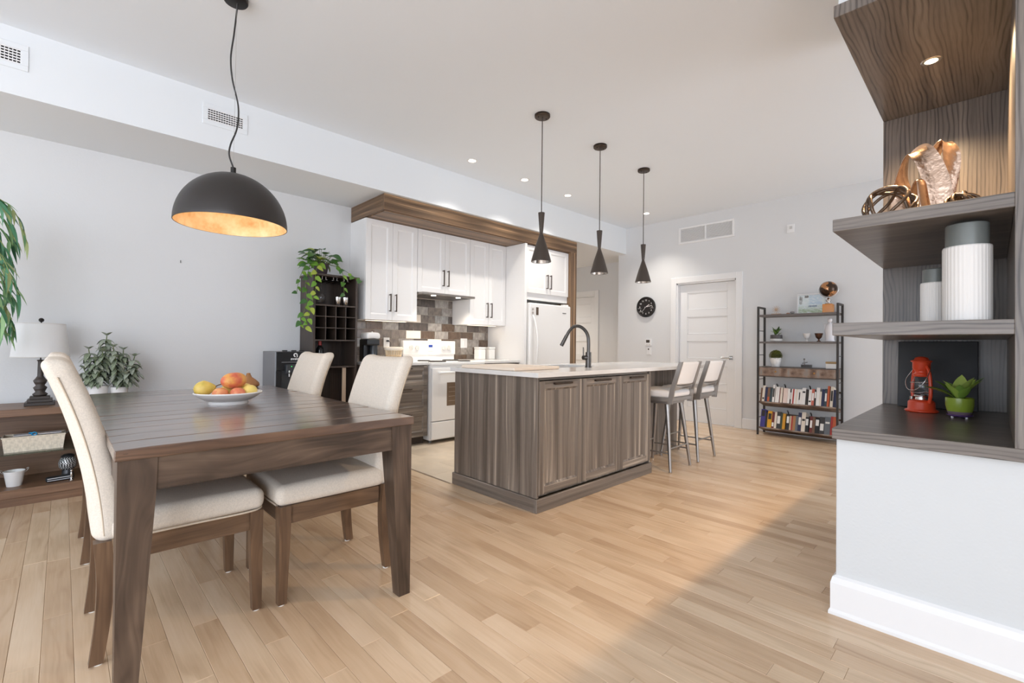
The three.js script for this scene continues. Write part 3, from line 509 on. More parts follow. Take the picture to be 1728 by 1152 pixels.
// small things on the worktops
{
  const cm = thing('coffee_maker', 'black pod coffee maker with a domed white lid on the worktop', 'coffee maker', [2.33, CT, -4.56]); cm.scale.set(0.68, 0.88, 0.68);
  part('tower', at(rbox(0.2, 0.27, 0.16, 0.02, 3), 0, 0.137, -0.08), darkPlastic, cm);
  part('reservoir', lathe([[0, 0], [0.055, 0], [0.058, 0.01], [0.058, 0.17], [0, 0.17]], 28).translate(0.035, 0.03, 0.06), std(0x3f4245, 0.2, 0.4), cm);
  part('head', at(rbox(0.21, 0.075, 0.25, 0.02, 3), 0, 0.235, 0.0), darkPlastic, cm);
  part('drip_tray', at(rbox(0.17, 0.03, 0.2, 0.01), 0, 0.016, 0.05), darkPlastic, cm);
  part('lid', at(rbox(0.225, 0.075, 0.26, 0.032, 4, [4, 2, 4], (p) => { p.y += 0.018 * Math.cos(p.x * 9); }), 0, 0.298, 0.0), std(0xefedea, 0.35), cm);
  part('lid_knob', at(new THREE.SphereGeometry(0.012, 12, 8), 0.02, 0.352, 0.03), std(0xf4f2f0, 0.3), cm);
  const stakeM = std(0xe6d2b2, 0.7);
  const bk = thing('small_basket', 'small round basket with a thick white rim beside the range', 'basket', [2.575, CT, -4.5]); bk.scale.setScalar(1.12);
  part('rim', new THREE.TorusGeometry(0.075, 0.016, 12, 32).rotateX(Math.PI / 2).scale(1, 1.1, 1).translate(0, 0.125, 0), std(0xf0e4d2, 0.7), bk);
  for (let i = 0; i < 26; i++) { const a = i / 26 * 2 * Math.PI; part('stake', bar([Math.cos(a) * 0.062, 0.005, Math.sin(a) * 0.062], [Math.cos(a) * 0.078, 0.125, Math.sin(a) * 0.078], 0.0042), stakeM, bk); }
  part('basket_floor', cyl(0.064, 0.064, 0.008, 0, 0, 0), std(0xcfae80, 0.8), bk); part('hoop', new THREE.TorusGeometry(0.071, 0.005, 6, 28).rotateX(Math.PI / 2).translate(0, 0.06, 0), std(0xd9bd94, 0.7), bk);
  for (const [x, z, l, r, h] of [[3.925, -4.66, 'white square canister on the worktop nearer the range', 0.055, 0.165], [4.1, -4.66, 'white square canister on the worktop against the fridge panel', 0.05, 0.165]]) {
    const c = thing('canister', l, 'canister', [x, CT, z], 0, 'canisters by the range'); part('jar', at(rbox(r * 2, h - 0.03, r * 2, 0.012, 3), 0, (h - 0.03) / 2, 0), std(0xf1efeb, 0.3), c); part('lid', at(rbox(r * 2.04, 0.026, r * 2.04, 0.008, 2), 0, h - 0.016, 0), std(0xf4f2ee, 0.35), c);
  }
  const ou = thing('wall_outlet', 'white double outlet with a black plug on the backsplash', 'outlet', [2.675, 1.085, ZK + 0.011]);
  part('cover_plate', at(rbox(0.075, 0.118, 0.006, 0.003), 0, 0, 0.003), trimPaint, ou); part('receptacle', [at(rbox(0.034, 0.028, 0.004, 0.002), 0, 0.02, 0.007), at(rbox(0.034, 0.028, 0.004, 0.002), 0, -0.02, 0.007)], trimPaint, ou);
  const pl = thing('appliance_plug', 'black plug with a drooping cord in the backsplash outlet', 'plug', [2.675, 1.105, ZK + 0.02]);
  part('plug_body', at(rbox(0.024, 0.02, 0.03, 0.005), 0.004, 0, 0.015), darkPlastic, pl); part('cord', tube([[0.004, 0, 0.03], [0.02, -0.02, 0.05], [0.0, -0.1, 0.06], [-0.06, -0.19, 0.07], [-0.14, -0.218, 0.1]], 0.003, 24, 6), darkPlastic, pl);
  const s2 = thing('wall_switch', 'white switch plate on the backsplash above the two canisters', 'switch', [3.797, 1.09, ZK + 0.011]);
  part('cover_plate', at(rbox(0.11, 0.125, 0.006, 0.003), 0, 0, 0.003), trimPaint, s2); part('rocker', [at(rbox(0.032, 0.066, 0.006, 0.002), -0.024, 0, 0.007), at(rbox(0.032, 0.066, 0.006, 0.002), 0.024, 0, 0.007)], trimPaint, s2);
}

// ------------------------------------------------------------------ island
{
  const X0 = 2.186, X1 = 3.6, ZF = -2.022, Z1 = -2.888, XE = 4.68, ZN = -2.32, TOP = 0.864;
  const g = thing('kitchen_island', 'grey brown striped timber island with three panelled doors', 'island', [0, 0, 0]);
  part('floor_panel', ext(X0 + 0.018, X1 - 0.018, 0.09, 0.108, Z1 + 0.018, ZF - 0.022, 0), islandWood, g); part('front_rail', ext(X0 + 0.018, X1 - 0.018, TOP - 0.02, TOP, ZF - 0.06, ZF - 0.022, 0), islandWood, g, { axis: 'x' });
  part('end_panel', ext(X0, X0 + 0.018, 0.09, TOP, Z1, ZF, 0.001), islandWood, g, { du: 0.4 });
  part('end_panel', ext(X1 - 0.018, X1, 0.09, TOP, Z1, ZF, 0.001), islandWood, g, { du: 0.1 });
  part('back_panel', ext(X0 + 0.018, XE, 0.09, TOP, Z1, Z1 + 0.018, 0.001), islandWood, g);
  part('knee_panel', ext(X1, XE, 0, TOP, ZN - 0.02, ZN, 0.001), islandWood, g, { du: 0.62 });
  part('far_panel', ext(XE - 0.02, XE, 0, TOP, Z1 + 0.018, ZN - 0.02, 0.001), islandWood, g, { du: 0.2 });
  part('plinth', ext(2.174, 3.61, 0, 0.088, -2.03, -2.01, 0.004), islandWood, g, { axis: 'x', du: 0.31 }); part('plinth', ext(2.174, 2.194, 0, 0.088, -2.9, -2.03, 0.004), islandWood, g, { axis: 'z', du: 0.31 }); part('plinth', ext(2.194, XE, 0, 0.088, -2.9, -2.88, 0.004), islandWood, g, { axis: 'x', du: 0.31 }); part('plinth', ext(3.59, 3.61, 0, 0.088, -2.3, -2.03, 0.004), islandWood, g, { axis: 'z', du: 0.31 });
  const xs = [2.206, 2.652, 3.128, 3.592];
  for (let i = 0; i < 3; i++) {
    const d = shaker(g, xs[i], xs[i + 1], 0.108, 0.842, ZF + 0.001, islandWood, { fw: 0.05, du: i * 0.3 + 0.05 }), w = xs[i + 1] - xs[i];
    const h = part('handle', [at(rbox(w * 0.42, 0.014, 0.012, 0.004), 0, 0.712, 0.016), ext(-w * 0.2, -w * 0.2 + 0.012, 0.706, 0.718, 0, 0.014, 0.001), ext(w * 0.2 - 0.012, w * 0.2, 0.706, 0.718, 0, 0.014, 0.001)], bronze, d); h.userData.label = 'slim bronze bar pull';
  }
  part('corner_post', ext(X0 + 0.001, xs[0] - 0.001, 0.09, TOP, ZF - 0.02, ZF + 0.0005, 0.001), islandWood, g, { du: 0.77 });
  // worktop with the sink cut out
  const hx0 = 2.78, hx1 = 3.42, hz0 = -2.80, hz1 = -2.40, s = new THREE.Shape(), Y0 = 0.865, Y1 = 0.895;
  s.moveTo(2.158, 1.99); s.lineTo(4.76, 1.99); s.lineTo(4.76, 2.91); s.lineTo(2.158, 2.91); s.closePath();
  const ho = new THREE.Path(); const rc = 0.03; ho.moveTo(hx0 + rc, -hz1); ho.lineTo(hx0, -hz1 + rc); ho.lineTo(hx0, -hz0 - rc); ho.lineTo(hx0 + rc, -hz0); ho.lineTo(hx1 - rc, -hz0); ho.lineTo(hx1, -hz0 - rc); ho.lineTo(hx1, -hz1 + rc); ho.lineTo(hx1 - rc, -hz1); ho.closePath(); s.holes.push(ho);
  const e = new THREE.ExtrudeGeometry(s, { depth: Y1 - Y0 - 0.004, bevelEnabled: true, bevelThickness: 0.002, bevelSize: 0.002, bevelSegments: 2 }); e.rotateX(-Math.PI / 2); e.translate(0, Y0 + 0.002, 0);
  single('island_worktop', e, quartz, 'long white quartz worktop of the kitchen island', 'worktop', undefined, { axis: 'x' });
  const sk = thing('sink', 'steel sink sunk in the island worktop behind the faucet', 'sink', [(hx0 + hx1) / 2, 0, (hz0 + hz1) / 2]);
  const a = (hx1 - hx0) / 2 + 0.012, b = (hz1 - hz0) / 2 + 0.012;
  part('basin', [ext(-a, a, 0.66, 0.668, -b, b, 0), ext(-a, -a + 0.006, 0.668, 0.864, -b, b, 0), ext(a - 0.006, a, 0.668, 0.864, -b, b, 0), ext(-a, a, 0.668, 0.864, -b, -b + 0.006, 0), ext(-a, a, 0.668, 0.864, b - 0.006, b, 0)], brushed, sk); part('drain', cyl(0.04, 0.04, 0.004, 0, 0.668, 0), chrome, sk);
  const fa = thing('faucet', 'tall gooseneck gunmetal faucet on the island', 'faucet', [3.095, 0.895, -2.3]);
  const gun = std(0x5a5653, 0.3, 0.85);
  part('base', [cyl(0.026, 0.026, 0.006), cyl(0.023, 0.023, 0.12, 0, 0.005)], gun, fa);
  part('neck', tube([[0, 0.12, 0], [0, 0.2, 0], [0, 0.262, -0.008], [-0.005, 0.31, -0.04], [-0.012, 0.338, -0.09], [-0.02, 0.335, -0.135], [-0.03, 0.3, -0.175], [-0.04, 0.255, -0.2]], 0.0135, 60, 14), gun, fa);
  part('spray_head', bar([-0.04, 0.258, -0.199], [-0.058, 0.175, -0.238], 0.0155, 0.0165, 14), gun, fa);
  part('handle', [bar([0, 0.08, 0], [-0.055, 0.08, -0.012], 0.018, 0.018, 14), bar([-0.05, 0.085, -0.012], [-0.052, 0.165, -0.012], 0.005, 0.0045)], gun, fa);
  // chopping board lying on the worktop
  const cb = thing('chopping_board', 'pale wooden chopping board lying on the island worktop', 'board', [2.43, 0.895, -2.53], 0.03);
  part('board', at(rbox(0.49, 0.022, 0.56, 0.006), 0, 0.0115, 0), std(0xf3e2cf, 0.5, 0, { bumpMap: floorBump, bumpScale: 0.0004 }), cb, { axis: 'z' }); part('feet', [[-1, -1], [1, -1], [-1, 1], [1, 1]].map(([i, j]) => cyl(0.01, 0.01, 0.001, i * 0.2, 0, j * 0.24)), darkPlastic, cb);
}
// bar stools
{
  const steel = std(0xaaa6a2, 0.34, 0.8), leather = std(0xf1ece7, 0.5);
  function stool(x, z, label) {   // faces -z
    const g = thing('bar_stool', label, 'stool', [x, 0, z], 0, 'bar stools at the island');
    for (const [sx, sz] of [[-1, 1], [1, 1], [-1, -1], [1, -1]]) { const l = part('leg', bar([sx * 0.183, 0.012, sz * 0.185], [sx * 0.125, 0.585, sz * 0.12], 0.012, 0.021, 4, true), steel, g); part('glide', cyl(0.012, 0.014, 0.012, sx * 0.183, 0, sz * 0.185, 12), chrome, l); }
    const at2 = (t, sx, sz) => [sx * (0.183 - 0.058 * t), 0.012 + 0.573 * t, sz * (0.185 - 0.065 * t)], R = (a, b, t) => bar(at2(t, ...a), at2(t, ...b), 0.007);
    part('foot_rail', R([-1, 1], [1, 1], 0.33), steel, g); part('foot_rail', R([-1, -1], [1, -1], 0.33), steel, g); part('foot_rail', R([-1, 1], [-1, -1], 0.26), steel, g); part('foot_rail', R([1, 1], [1, -1], 0.26), steel, g);
    part('seat_frame', [at(cbox(0.3, 0.03, 0.29, 0.004), 0, 0.59, 0), at(cbox(0.375, 0.035, 0.37, 0.004), 0, 0.618, 0)], steel, g);
    part('seat_cushion', at(rbox(0.38, 0.06, 0.37, 0.024, 3, [4, 1, 4], (p) => { if (p.y > 0) p.y += 0.012 * Math.cos(p.x * 7) * Math.cos(p.z * 7); }), 0, 0.664, -0.002), leather, g);
    for (const s of [-1, 1]) part('back_post', sweepRect([[s * 0.182, 0.585, 0.178], [s * 0.18, 0.7, 0.195], [s * 0.176, 0.945, 0.27]], [[0.009, 0.022], [0.009, 0.02], [0.009, 0.017]]), steel, g);
    const curve = (p) => { p.z += 0.03 * (1 - (p.x / 0.18) ** 2) * 1; };
    part('back_cushion', at(rbox(0.345, 0.195, 0.035, 0.014, 3, [8, 2, 1], (p) => { p.z += 0.22 * p.y / 0.7 * 1.0; curve(p); }), 0, 0.845, 0.222), leather, g);
    const pts = new THREE.Shape(); pts.moveTo(-0.172, 0); pts.lineTo(-0.172, 0.055); pts.lineTo(0.172, 0.055); pts.lineTo(0.172, 0); pts.quadraticCurveTo(0, 0.058, -0.172, 0);
    for (let i = -4; i <= 4; i++) { const h = new THREE.Path(); h.absarc(i * 0.03, 0.043 - 0.0009 * i * i * 0.9, 0.006, 0, 6.283, true); pts.holes.push(h); }
    const e = new THREE.ExtrudeGeometry(pts, { depth: 0.006, bevelEnabled: false, curveSegments: 8 }); const pp = e.attributes.position; for (let i = 0; i < pp.count; i++) pp.setZ(i, pp.getZ(i) + 0.028 * (1 - (pp.getX(i) / 0.18) ** 2)); e.computeVertexNormals();
    part('back_rail', at(e.rotateX(0.28), 0, 0.695, 0.188), steel, g);
  }
  stool(3.885, -2.075, 'metal bar stool with white seat beside the last island door'); stool(4.415, -2.075, 'metal bar stool with white seat nearer the panelled door');
}

// ------------------------------------------------------------------ lamps
{
  // recessed ceiling lights
  const spots = [[2.988, -3.70, 'above the cabinets beside the first island pendant'], [3.756, -3.70, 'second recessed light from the dining table along the bulkhead'], [4.525, -3.70, 'third recessed light from the dining table along the bulkhead'], [5.913, -3.405, 'seen beside the cord of the last island pendant']];
  spots.forEach(([x, z, w]) => {
    const g = thing('recessed_light', /recessed/.test(w) ? `small round ${w}` : `small round recessed ceiling light ${w}`, 'light', [x, CEIL, z], 0, 'recessed ceiling lights');
    part('trim_ring', lathe([[0.036, -0.002], [0.05, -0.004], [0.056, -0.0005], [0.056, 0]], 28), trimPaint, g);
    part('light_disc', cyl(0.037, 0.037, 0.001, 0, -0.0025, 0, 24), std(0xffffff, 0.5, 0, { emissive: 0xfff4e4, emissiveIntensity: 8 }), g);
    const s = new THREE.SpotLight(0xfff8ee, 5.8, 0, 0.93, 0.6, 2); s.name = 'recessed_lamp'; s.position.set(x, CEIL - 0.006, z); s.target.position.set(x, 0, z); s.castShadow = true; s.shadow.radius = 1.8; scene.add(s, s.target);
  });
  for (const [x, y, z, l] of [[4.6, CEIL, 1.3, 'added unseen ceiling light in the entry behind the display unit'], [5.7, CEIL, 1.3, 'added unseen ceiling light in the entry near the far wall'], [5.9, BULK_Y, -6.0, 'added unseen ceiling light in the passage beyond the fridge']]) {  // unseen lights added to brighten the far wall and the passage
    const g = thing('recessed_light', l, 'light', [x, y, z], 0, 'recessed ceiling lights');
    part('trim_ring', lathe([[0.036, -0.002], [0.05, -0.004], [0.056, -0.0005], [0.056, 0]], 28), trimPaint, g); part('light_disc', cyl(0.037, 0.037, 0.001, 0, -0.0025, 0, 24), std(0xffffff, 0.5, 0, { emissive: 0xfff4e4, emissiveIntensity: 8 }), g);
    const s = new THREE.SpotLight(0xfff8ee, y < 2.7 ? 12 : 10, 0, y < 2.7 ? 1.2 : 0.85, 0.8, 2); s.name = 'recessed_lamp'; s.position.set(x, y - 0.006, z); s.target.position.set(x, 0, z); s.castShadow = true; s.shadow.radius = 1.8; scene.add(s, s.target);
  }
  // three hour-glass pendants over the island
  const shadeM = std(0x4d443d, 0.42, 0.35), inner = std(0xd9d5d0, 0.25, 0.9);
  [[2.793, -2.557, 'nearest the dining table'], [3.608, -2.565, 'in the middle of the three over the island'], [4.419, -2.58, 'nearest the wall clock']].forEach(([x, z, w]) => {
    const g = thing('cone_pendant', `dark hourglass cone pendant lamp ${w}`, 'lamp', [x, 0, z], 0, 'pendants over the island');
    part('canopy', [lathe([[0, CEIL - 0.024], [0.058, CEIL - 0.024], [0.063, CEIL - 0.018], [0.063, CEIL], [0, CEIL]], 32)], bronze, g); part('canopy_screw', [at(new THREE.SphereGeometry(0.006, 8, 6), 0.035, CEIL - 0.025, 0.01), at(new THREE.SphereGeometry(0.006, 8, 6), -0.035, CEIL - 0.025, -0.01)], blackMetal, g);
    part('cord', bar([0, 2.15, 0], [0, CEIL - 0.02, 0], 0.004), std(0x4a423d, 0.6), g);
    part('shade', lathe([[0.0805, 1.752], [0.0815, 1.75], [0.082, 1.756], [0.05, 1.87], [0.0155, 1.975], [0.0135, 1.988], [0.0155, 2.0], [0.027, 2.15], [0, 2.152]], 40), shadeM, g);
    part('shade_lining', lathe([[0.0805, 1.7525], [0.048, 1.87], [0.014, 1.97], [0, 1.972]], 40), inner, g);
    part('socket', cyl(0.014, 0.014, 0.05, 0, 1.92, 0), std(0xe8e4df, 0.4), g); part('bulb', at(new THREE.SphereGeometry(0.024, 16, 12), 0, 1.89, 0), phy({ color: 0xf6f2ea, roughness: 0.4 }), g);
  });
  // big dome over the dining table
  const g = thing('dome_pendant', 'large black dome pendant lamp lined with gold leaf', 'lamp', [0.657, 0, -2.87]);
  const R = 0.268, Y0 = 1.703, H = 0.278, o = [], n = [];
  for (let i = 0; i <= 18; i++) { const a = i / 18 * Math.PI / 2; o.push([Math.max(0.0001, R * Math.cos(a)), Y0 + H * Math.sin(a)]); n.push([Math.max(0.0001, (R - 0.004) * Math.cos(a)), Y0 + 0.0005 + (H - 0.005) * Math.sin(a)]); }
  part('shade', lathe([[R - 0.004, Y0], ...o], 64), std(0x34302e, 0.42, 0.25), g);
  const gold = tex(512, 256, (u, v) => { const t = fbm(u * 9, v * 9, 9, 9, 401, 4), c = fbm(u * 40, v * 40, 40, 40, 411, 2); return ramp([[210, 160, 104], [238, 204, 156], [250, 230, 196]], 0.5 + 1.1 * (t - 0.5) + 0.3 * (c - 0.5)); }, 0.5, 0.5);
  part('gold_lining', lathe(n, 64), std(0xffffff, 0.55, 0.1, { map: gold }), g);
  part('collar', cyl(0.013, 0.013, 0.04, 0, Y0 + H - 0.002, 0), blackMetal, g); part('socket', cyl(0.02, 0.02, 0.06, 0, Y0 + H - 0.07, 0), blackMetal, g);
  part('bulb', at(new THREE.SphereGeometry(0.045, 20, 14), 0, Y0 + 0.16, 0), std(0xffffff, 0.4, 0, { emissive: 0xffe6c4, emissiveIntensity: 2.2 }), g);
  part('cord', tube([[0.012, CEIL - 0.02, -0.01], [-0.005, 2.75, -0.004], [-0.022, 2.6, 0.01], [-0.012, 2.5, 0.002], [0.022, 2.36, -0.01], [0.016, 2.24, -0.008], [-0.018, 2.13, 0.006], [-0.022, 2.08, 0.006], [0, Y0 + H + 0.036, 0]], 0.0042, 90, 8), std(0x2c2a29, 0.55), g);
  part('support_wire', bar([0.006, CEIL - 0.02, 0], [0, Y0 + H + 0.03, 0], 0.0008, 0.0008, 5), std(0xb9b7b5, 0.4, 0.6), g);
  part('canopy', lathe([[0, CEIL - 0.03], [0.055, CEIL - 0.03], [0.06, CEIL - 0.022], [0.06, CEIL], [0, CEIL]], 32), blackMetal, g);
  const l = new THREE.PointLight(0xffeed8, 0.1, 0, 2); l.name = 'dome_lamp'; l.position.set(0.657, Y0 + 0.16, -2.87); l.castShadow = true; l.shadow.radius = 2; scene.add(l);
}

// ------------------------------------------------------------------ dining table and chairs
{
  const X0 = 0.11, X1 = 1.098, Z0 = -3.68, Z1 = -1.737, T = 0.76;
  const g = thing('dining_table', 'dark stained wooden dining table with a worn planked top', 'table', [0, 0, 0]);
  const n = 14, pw = (Z1 - Z0) / n;
  for (let i = 0; i < n; i++) { const z0 = Z0 + i * pw; part('plank', at(rbox(X1 - X0, 0.035, pw - 0.0008, 0.004, 2, [12, 1, 2], (p) => { if (p.y > 0.01 && Math.abs(p.x) > 0.47) p.y -= 0.001 * hash(Math.round(p.x * 90), i, 5) * 3; }), (X0 + X1) / 2, T - 0.0175 + rr(-0.0004, 0.0004), z0 + pw / 2), tableTopMats[i % 3], g, { axis: 'x', du: rnd(), dv: rnd() * 1.6 }); }
  const lg = 0.047, lb = 0.026, I = 0.008;
  for (const [x, z, sx, sz] of [[X0 + I, Z0 + I, 1, 1], [X1 - I, Z0 + I, -1, 1], [X0 + I, Z1 - I, 1, -1], [X1 - I, Z1 - I, -1, -1]])
    part('leg', sweepRect([[x + sx * lb, 0, z + sz * lb], [x + sx * (lg - 0.002), 0.6, z + sz * (lg - 0.002)], [x + sx * lg, T - 0.036, z + sz * lg]], [[lb, lb], [lg - 0.002, lg - 0.002], [lg, lg]]), tableWood, g, { axis: 'y', du: rnd(), dv: rnd() });
  const ap = 0.014;
  part('apron', ext(X0 + 0.098, X1 - 0.098, 0.625, T - 0.036, Z1 - 0.014 - 0.022, Z1 - 0.014, 0.001), tableWood, g, { axis: 'x', du: 0.2 }); part('apron', ext(X0 + 0.098, X1 - 0.098, 0.625, T - 0.036, Z0 + 0.014, Z0 + 0.036, 0.001), tableWood, g, { axis: 'x' });
  part('apron', ext(X0 + ap, X0 + ap + 0.022, 0.625, T - 0.036, Z0 + 0.098, Z1 - 0.098, 0.001), tableWood, g, { axis: 'z', du: 0.5 }); part('apron', ext(X1 - ap - 0.022, X1 - ap, 0.625, T - 0.036, Z0 + 0.098, Z1 - 0.098, 0.001), tableWood, g, { axis: 'z', du: 0.35 });

  // parsons chairs: local +x is the front
  const backX = (y) => { const t = (y - 0.4) / 0.62; return -0.222 - 0.03 * t - 0.115 * t * t; };
  function chair(x, z, turn, label) {
    const c = thing('dining_chair', label, 'chair', [x, 0, z], turn, 'linen dining chairs at the table');
    const bH = 0.615, back = rbox(0.082, bH, 0.452, 0.032, 4, [2, 12, 10], (p) => {
      const y = p.y + bH / 2, edge = Math.max(0, (Math.abs(p.z) - 0.12) / 0.106);
      p.y += y > 0.5 ? 0.012 * (Math.min(1, edge) - 1) * (y - 0.5) / 0.115 * (edge < 0.9 ? 1 : 0.6) - 0.018 * Math.max(0, (Math.abs(p.z) - 0.19) / 0.036) ** 2 * ((y - 0.5) / 0.115) : 0;
      const bulge = 1 + 0.1 * Math.cos(p.z * 6) * Math.sin(Math.PI * y / bH); p.x *= bulge * (0.92 + 0.16 * (1 - y / bH));
      p.z *= 0.985 + 0.015 * Math.cos(y * 4); if (p.x < -0.012) p.z *= 1 - 0.07 * Math.min(1, (-p.x - 0.012) / 0.028) * (1 - 0.9 * sm(Math.min(1, Math.max(0, (y - 0.42) / 0.18))));
      p.x += backX(0.4 + y); p.y += 0.4 + bH / 2;
    });
    const b = part('backrest', back, linen, c);
    for (const s of [-1, 1]) { const ps = []; for (let i = 0; i <= 12; i++) { const y = 0.425 + i / 12 * 0.53; ps.push(V(backX(y) - 0.0135, y, s * 0.2235)); } part('piping', tube(ps, 0.0026, 40, 6), std(0xcdbca6, 0.9), b); }
    part('seat', at(rbox(0.485, 0.085, 0.466, 0.034, 4, [6, 1, 6], (p) => { if (p.y > 0) p.y += 0.016 * Math.cos(p.x * 5.6) * Math.cos(p.z * 5.8); }), 0.012, 0.442, 0), linen, c);
    part('seat_piping', tube([[0.246, 0.405, -0.2], [0.25, 0.405, 0], [0.246, 0.405, 0.2], [0.22, 0.405, 0.23], [0, 0.405, 0.2325], [-0.2, 0.405, 0.23]], 0.004, 60, 6), std(0xd9c9b4, 0.9), c);
    for (const z0 of [0.196, -0.218]) part('seat_rail', ext(-0.2, 0.225, 0.325, 0.4, z0, z0 + 0.022, 0.001), chairWood, c, { axis: 'x', du: 0.4 }); part('front_rail', ext(0.208, 0.23, 0.325, 0.4, -0.2, 0.2, 0.001), chairWood, c, { axis: 'z' }); part('back_rail', ext(-0.245, -0.222, 0.325, 0.4, -0.2, 0.2, 0.001), chairWood, c, { axis: 'z' });
    for (const s of [-1, 1]) {
      part('leg', sweepRect([[0.228, 0.006, s * 0.214], [0.222, 0.3, s * 0.209], [0.222, 0.402, s * 0.209]], [[0.016, 0.016], [0.0225, 0.0225], [0.0235, 0.0235]]), chairWood, c, { du: rnd() });
      const r = []; const q = []; for (let i = 0; i <= 8; i++) { const t = i / 8; r.push([-0.252 + 0.02 * Math.sin(Math.PI * Math.min(1, t * 0.8)), 0.006 + t * 0.4, s * 0.209]); q.push([0.0185 + 0.005 * t, 0.0165 + 0.006 * t]); }
      part('leg', sweepRect(r, q), chairWood, c, { du: rnd() });
      part('felt_pad', [cyl(0.013, 0.013, 0.006, 0.228, 0, s * 0.214, 12), cyl(0.013, 0.013, 0.006, -0.245, 0, s * 0.209, 12)], std(0xe9e4dc, 0.9), c);
    }
    return c;
  }
  chair(0.345, -2.27, 0, 'linen dining chair seen from the side at the near table corner');
  chair(0.345, -3.24, 0, 'linen dining chair mostly hidden behind the table on the plant side');
  chair(0.885, -2.235, Math.PI, 'linen dining chair on the island side with its seat under the table');
  chair(0.885, -3.185, Math.PI, 'linen dining chair in front of the dark bottle rack');

  // bowl of fruit
  const B = [0.615, T, -2.715], bw = thing('fruit_bowl', 'wide white china bowl of fruit on the dining table', 'bowl', B);
  part('bowl', lathe([[0, 0.014], [0.075, 0.014], [0.1, 0.022], [0.128, 0.04], [0.146, 0.056], [0.152, 0.058], [0.153, 0.053], [0.132, 0.036], [0.108, 0.021], [0.09, 0.015], [0.086, 0.012], [0.089, 0], [0.082, 0], [0.079, 0.009], [0, 0.009]], 56), std(0xf5f3f1, 0.18), bw);
  part('rim_line', new THREE.TorusGeometry(0.1495, 0.0028, 8, 64).rotateX(Math.PI / 2).translate(0, 0.057, 0), std(0xfaf8f6, 0.15), bw);
  const fruitTex = (cs, s, k = 4) => tex(128, 128, (u, v) => ramp(cs, 0.5 + 1.3 * (fbm(u * k, v * k, k, k, s, 3) - 0.5) + 0.15 * (pn(u * 60, v * 60, 60, 60, s + 5) - 0.5)), 0.16, 0.16);
  const fruit = (name, label, pos, sc, cs, seed, stem, tilt = 0, turn = 0) => {
    const f = thing(name, label, 'fruit', [B[0] + pos[0], B[1] + pos[1], B[2] + pos[2]], turn, 'fruit in the white bowl');
    const s = new THREE.SphereGeometry(1, 28, 20), p = s.attributes.position;
    for (let i = 0; i < p.count; i++) { let x = p.getX(i), y = p.getY(i), z = p.getZ(i); const neck = name === 'pear' ? (x > 0 ? 1 - 0.45 * x : 1) : name === 'lemon' ? 1 - 0.12 * Math.abs(x) ** 6 : 1; const dim = ['peach', 'mango'].includes(name) ? 1 - 0.06 * Math.exp(-((y - 1) ** 2 + x * x + z * z) * 8) : 1; p.setXYZ(i, x * sc[0], y * sc[1] * neck * dim, z * sc[2] * neck); }
    s.computeVertexNormals(); s.rotateZ(tilt); part('flesh', s, std(0xffffff, 0.42, 0, { map: fruitTex(cs, seed) }), f);
    if (stem) part('stem', tube(stem, 0.0028, 12, 6), std(0x5a4028, 0.8), f);
  };
  fruit('mango', 'large red and yellow mango on top of the fruit', [0.024, 0.114, -0.003], [0.066, 0.043, 0.044], [[206, 74, 70], [222, 120, 84], [236, 170, 88], [240, 196, 110]], 501, null, 0.05, 0.4);
  fruit('pear', 'yellow pear with a dark stem in the fruit bowl', [-0.096, 0.078, -0.035], [0.05, 0.04, 0.04], [[196, 176, 80], [226, 196, 96], [236, 206, 120]], 511, [[0.045, 0.008, 0], [0.06, 0.016, 0.004], [0.078, 0.022, 0.01]], 0.15, -0.5);
  fruit('peach', 'peach between the pear and the mango', [-0.047, 0.052, 0.047], [0.036, 0.034, 0.036], [[222, 120, 84], [236, 166, 110], [242, 196, 140]], 521);
  fruit('peach', 'peach under the front of the mango', [0.026, 0.051, 0.062], [0.035, 0.033, 0.035], [[218, 104, 82], [236, 156, 110], [240, 190, 134]], 531);
  fruit('lemon', 'yellow lemon beside the peach under the mango', [0.09, 0.06, 0.03], [0.04, 0.031, 0.031], [[236, 200, 90], [244, 216, 116], [248, 226, 140]], 541, null, 0, 0.6);
  fruit('lemon', 'yellow lemon at the bowl edge nearest the wooden ornament', [0.085, 0.062, -0.045], [0.041, 0.032, 0.032], [[236, 204, 92], [246, 220, 124], [250, 230, 150]], 551, null, 0, 0.2);
  fruit('lemon', 'yellow lemon mostly hidden behind the mango', [0.012, 0.056, -0.066], [0.04, 0.031, 0.031], [[238, 206, 96], [246, 220, 124], [250, 230, 150]], 561, null, 0, -0.4);
  const wv = thing('wooden_ornament', 'small turned brown wooden ornament at the table end', 'ornament', [0.935, T, -3.6]);
  part('body', lathe([[0, 0], [0.055, 0.001], [0.07, 0.012], [0.066, 0.032], [0.046, 0.052], [0.022, 0.07], [0.013, 0.09], [0.012, 0.098], [0, 0.1]], 32), std(0xb98f66, 0.5, 0, { map: floorTex }), wv); part('foot', cyl(0.04, 0.04, 0.002), darkPlastic, wv);
}

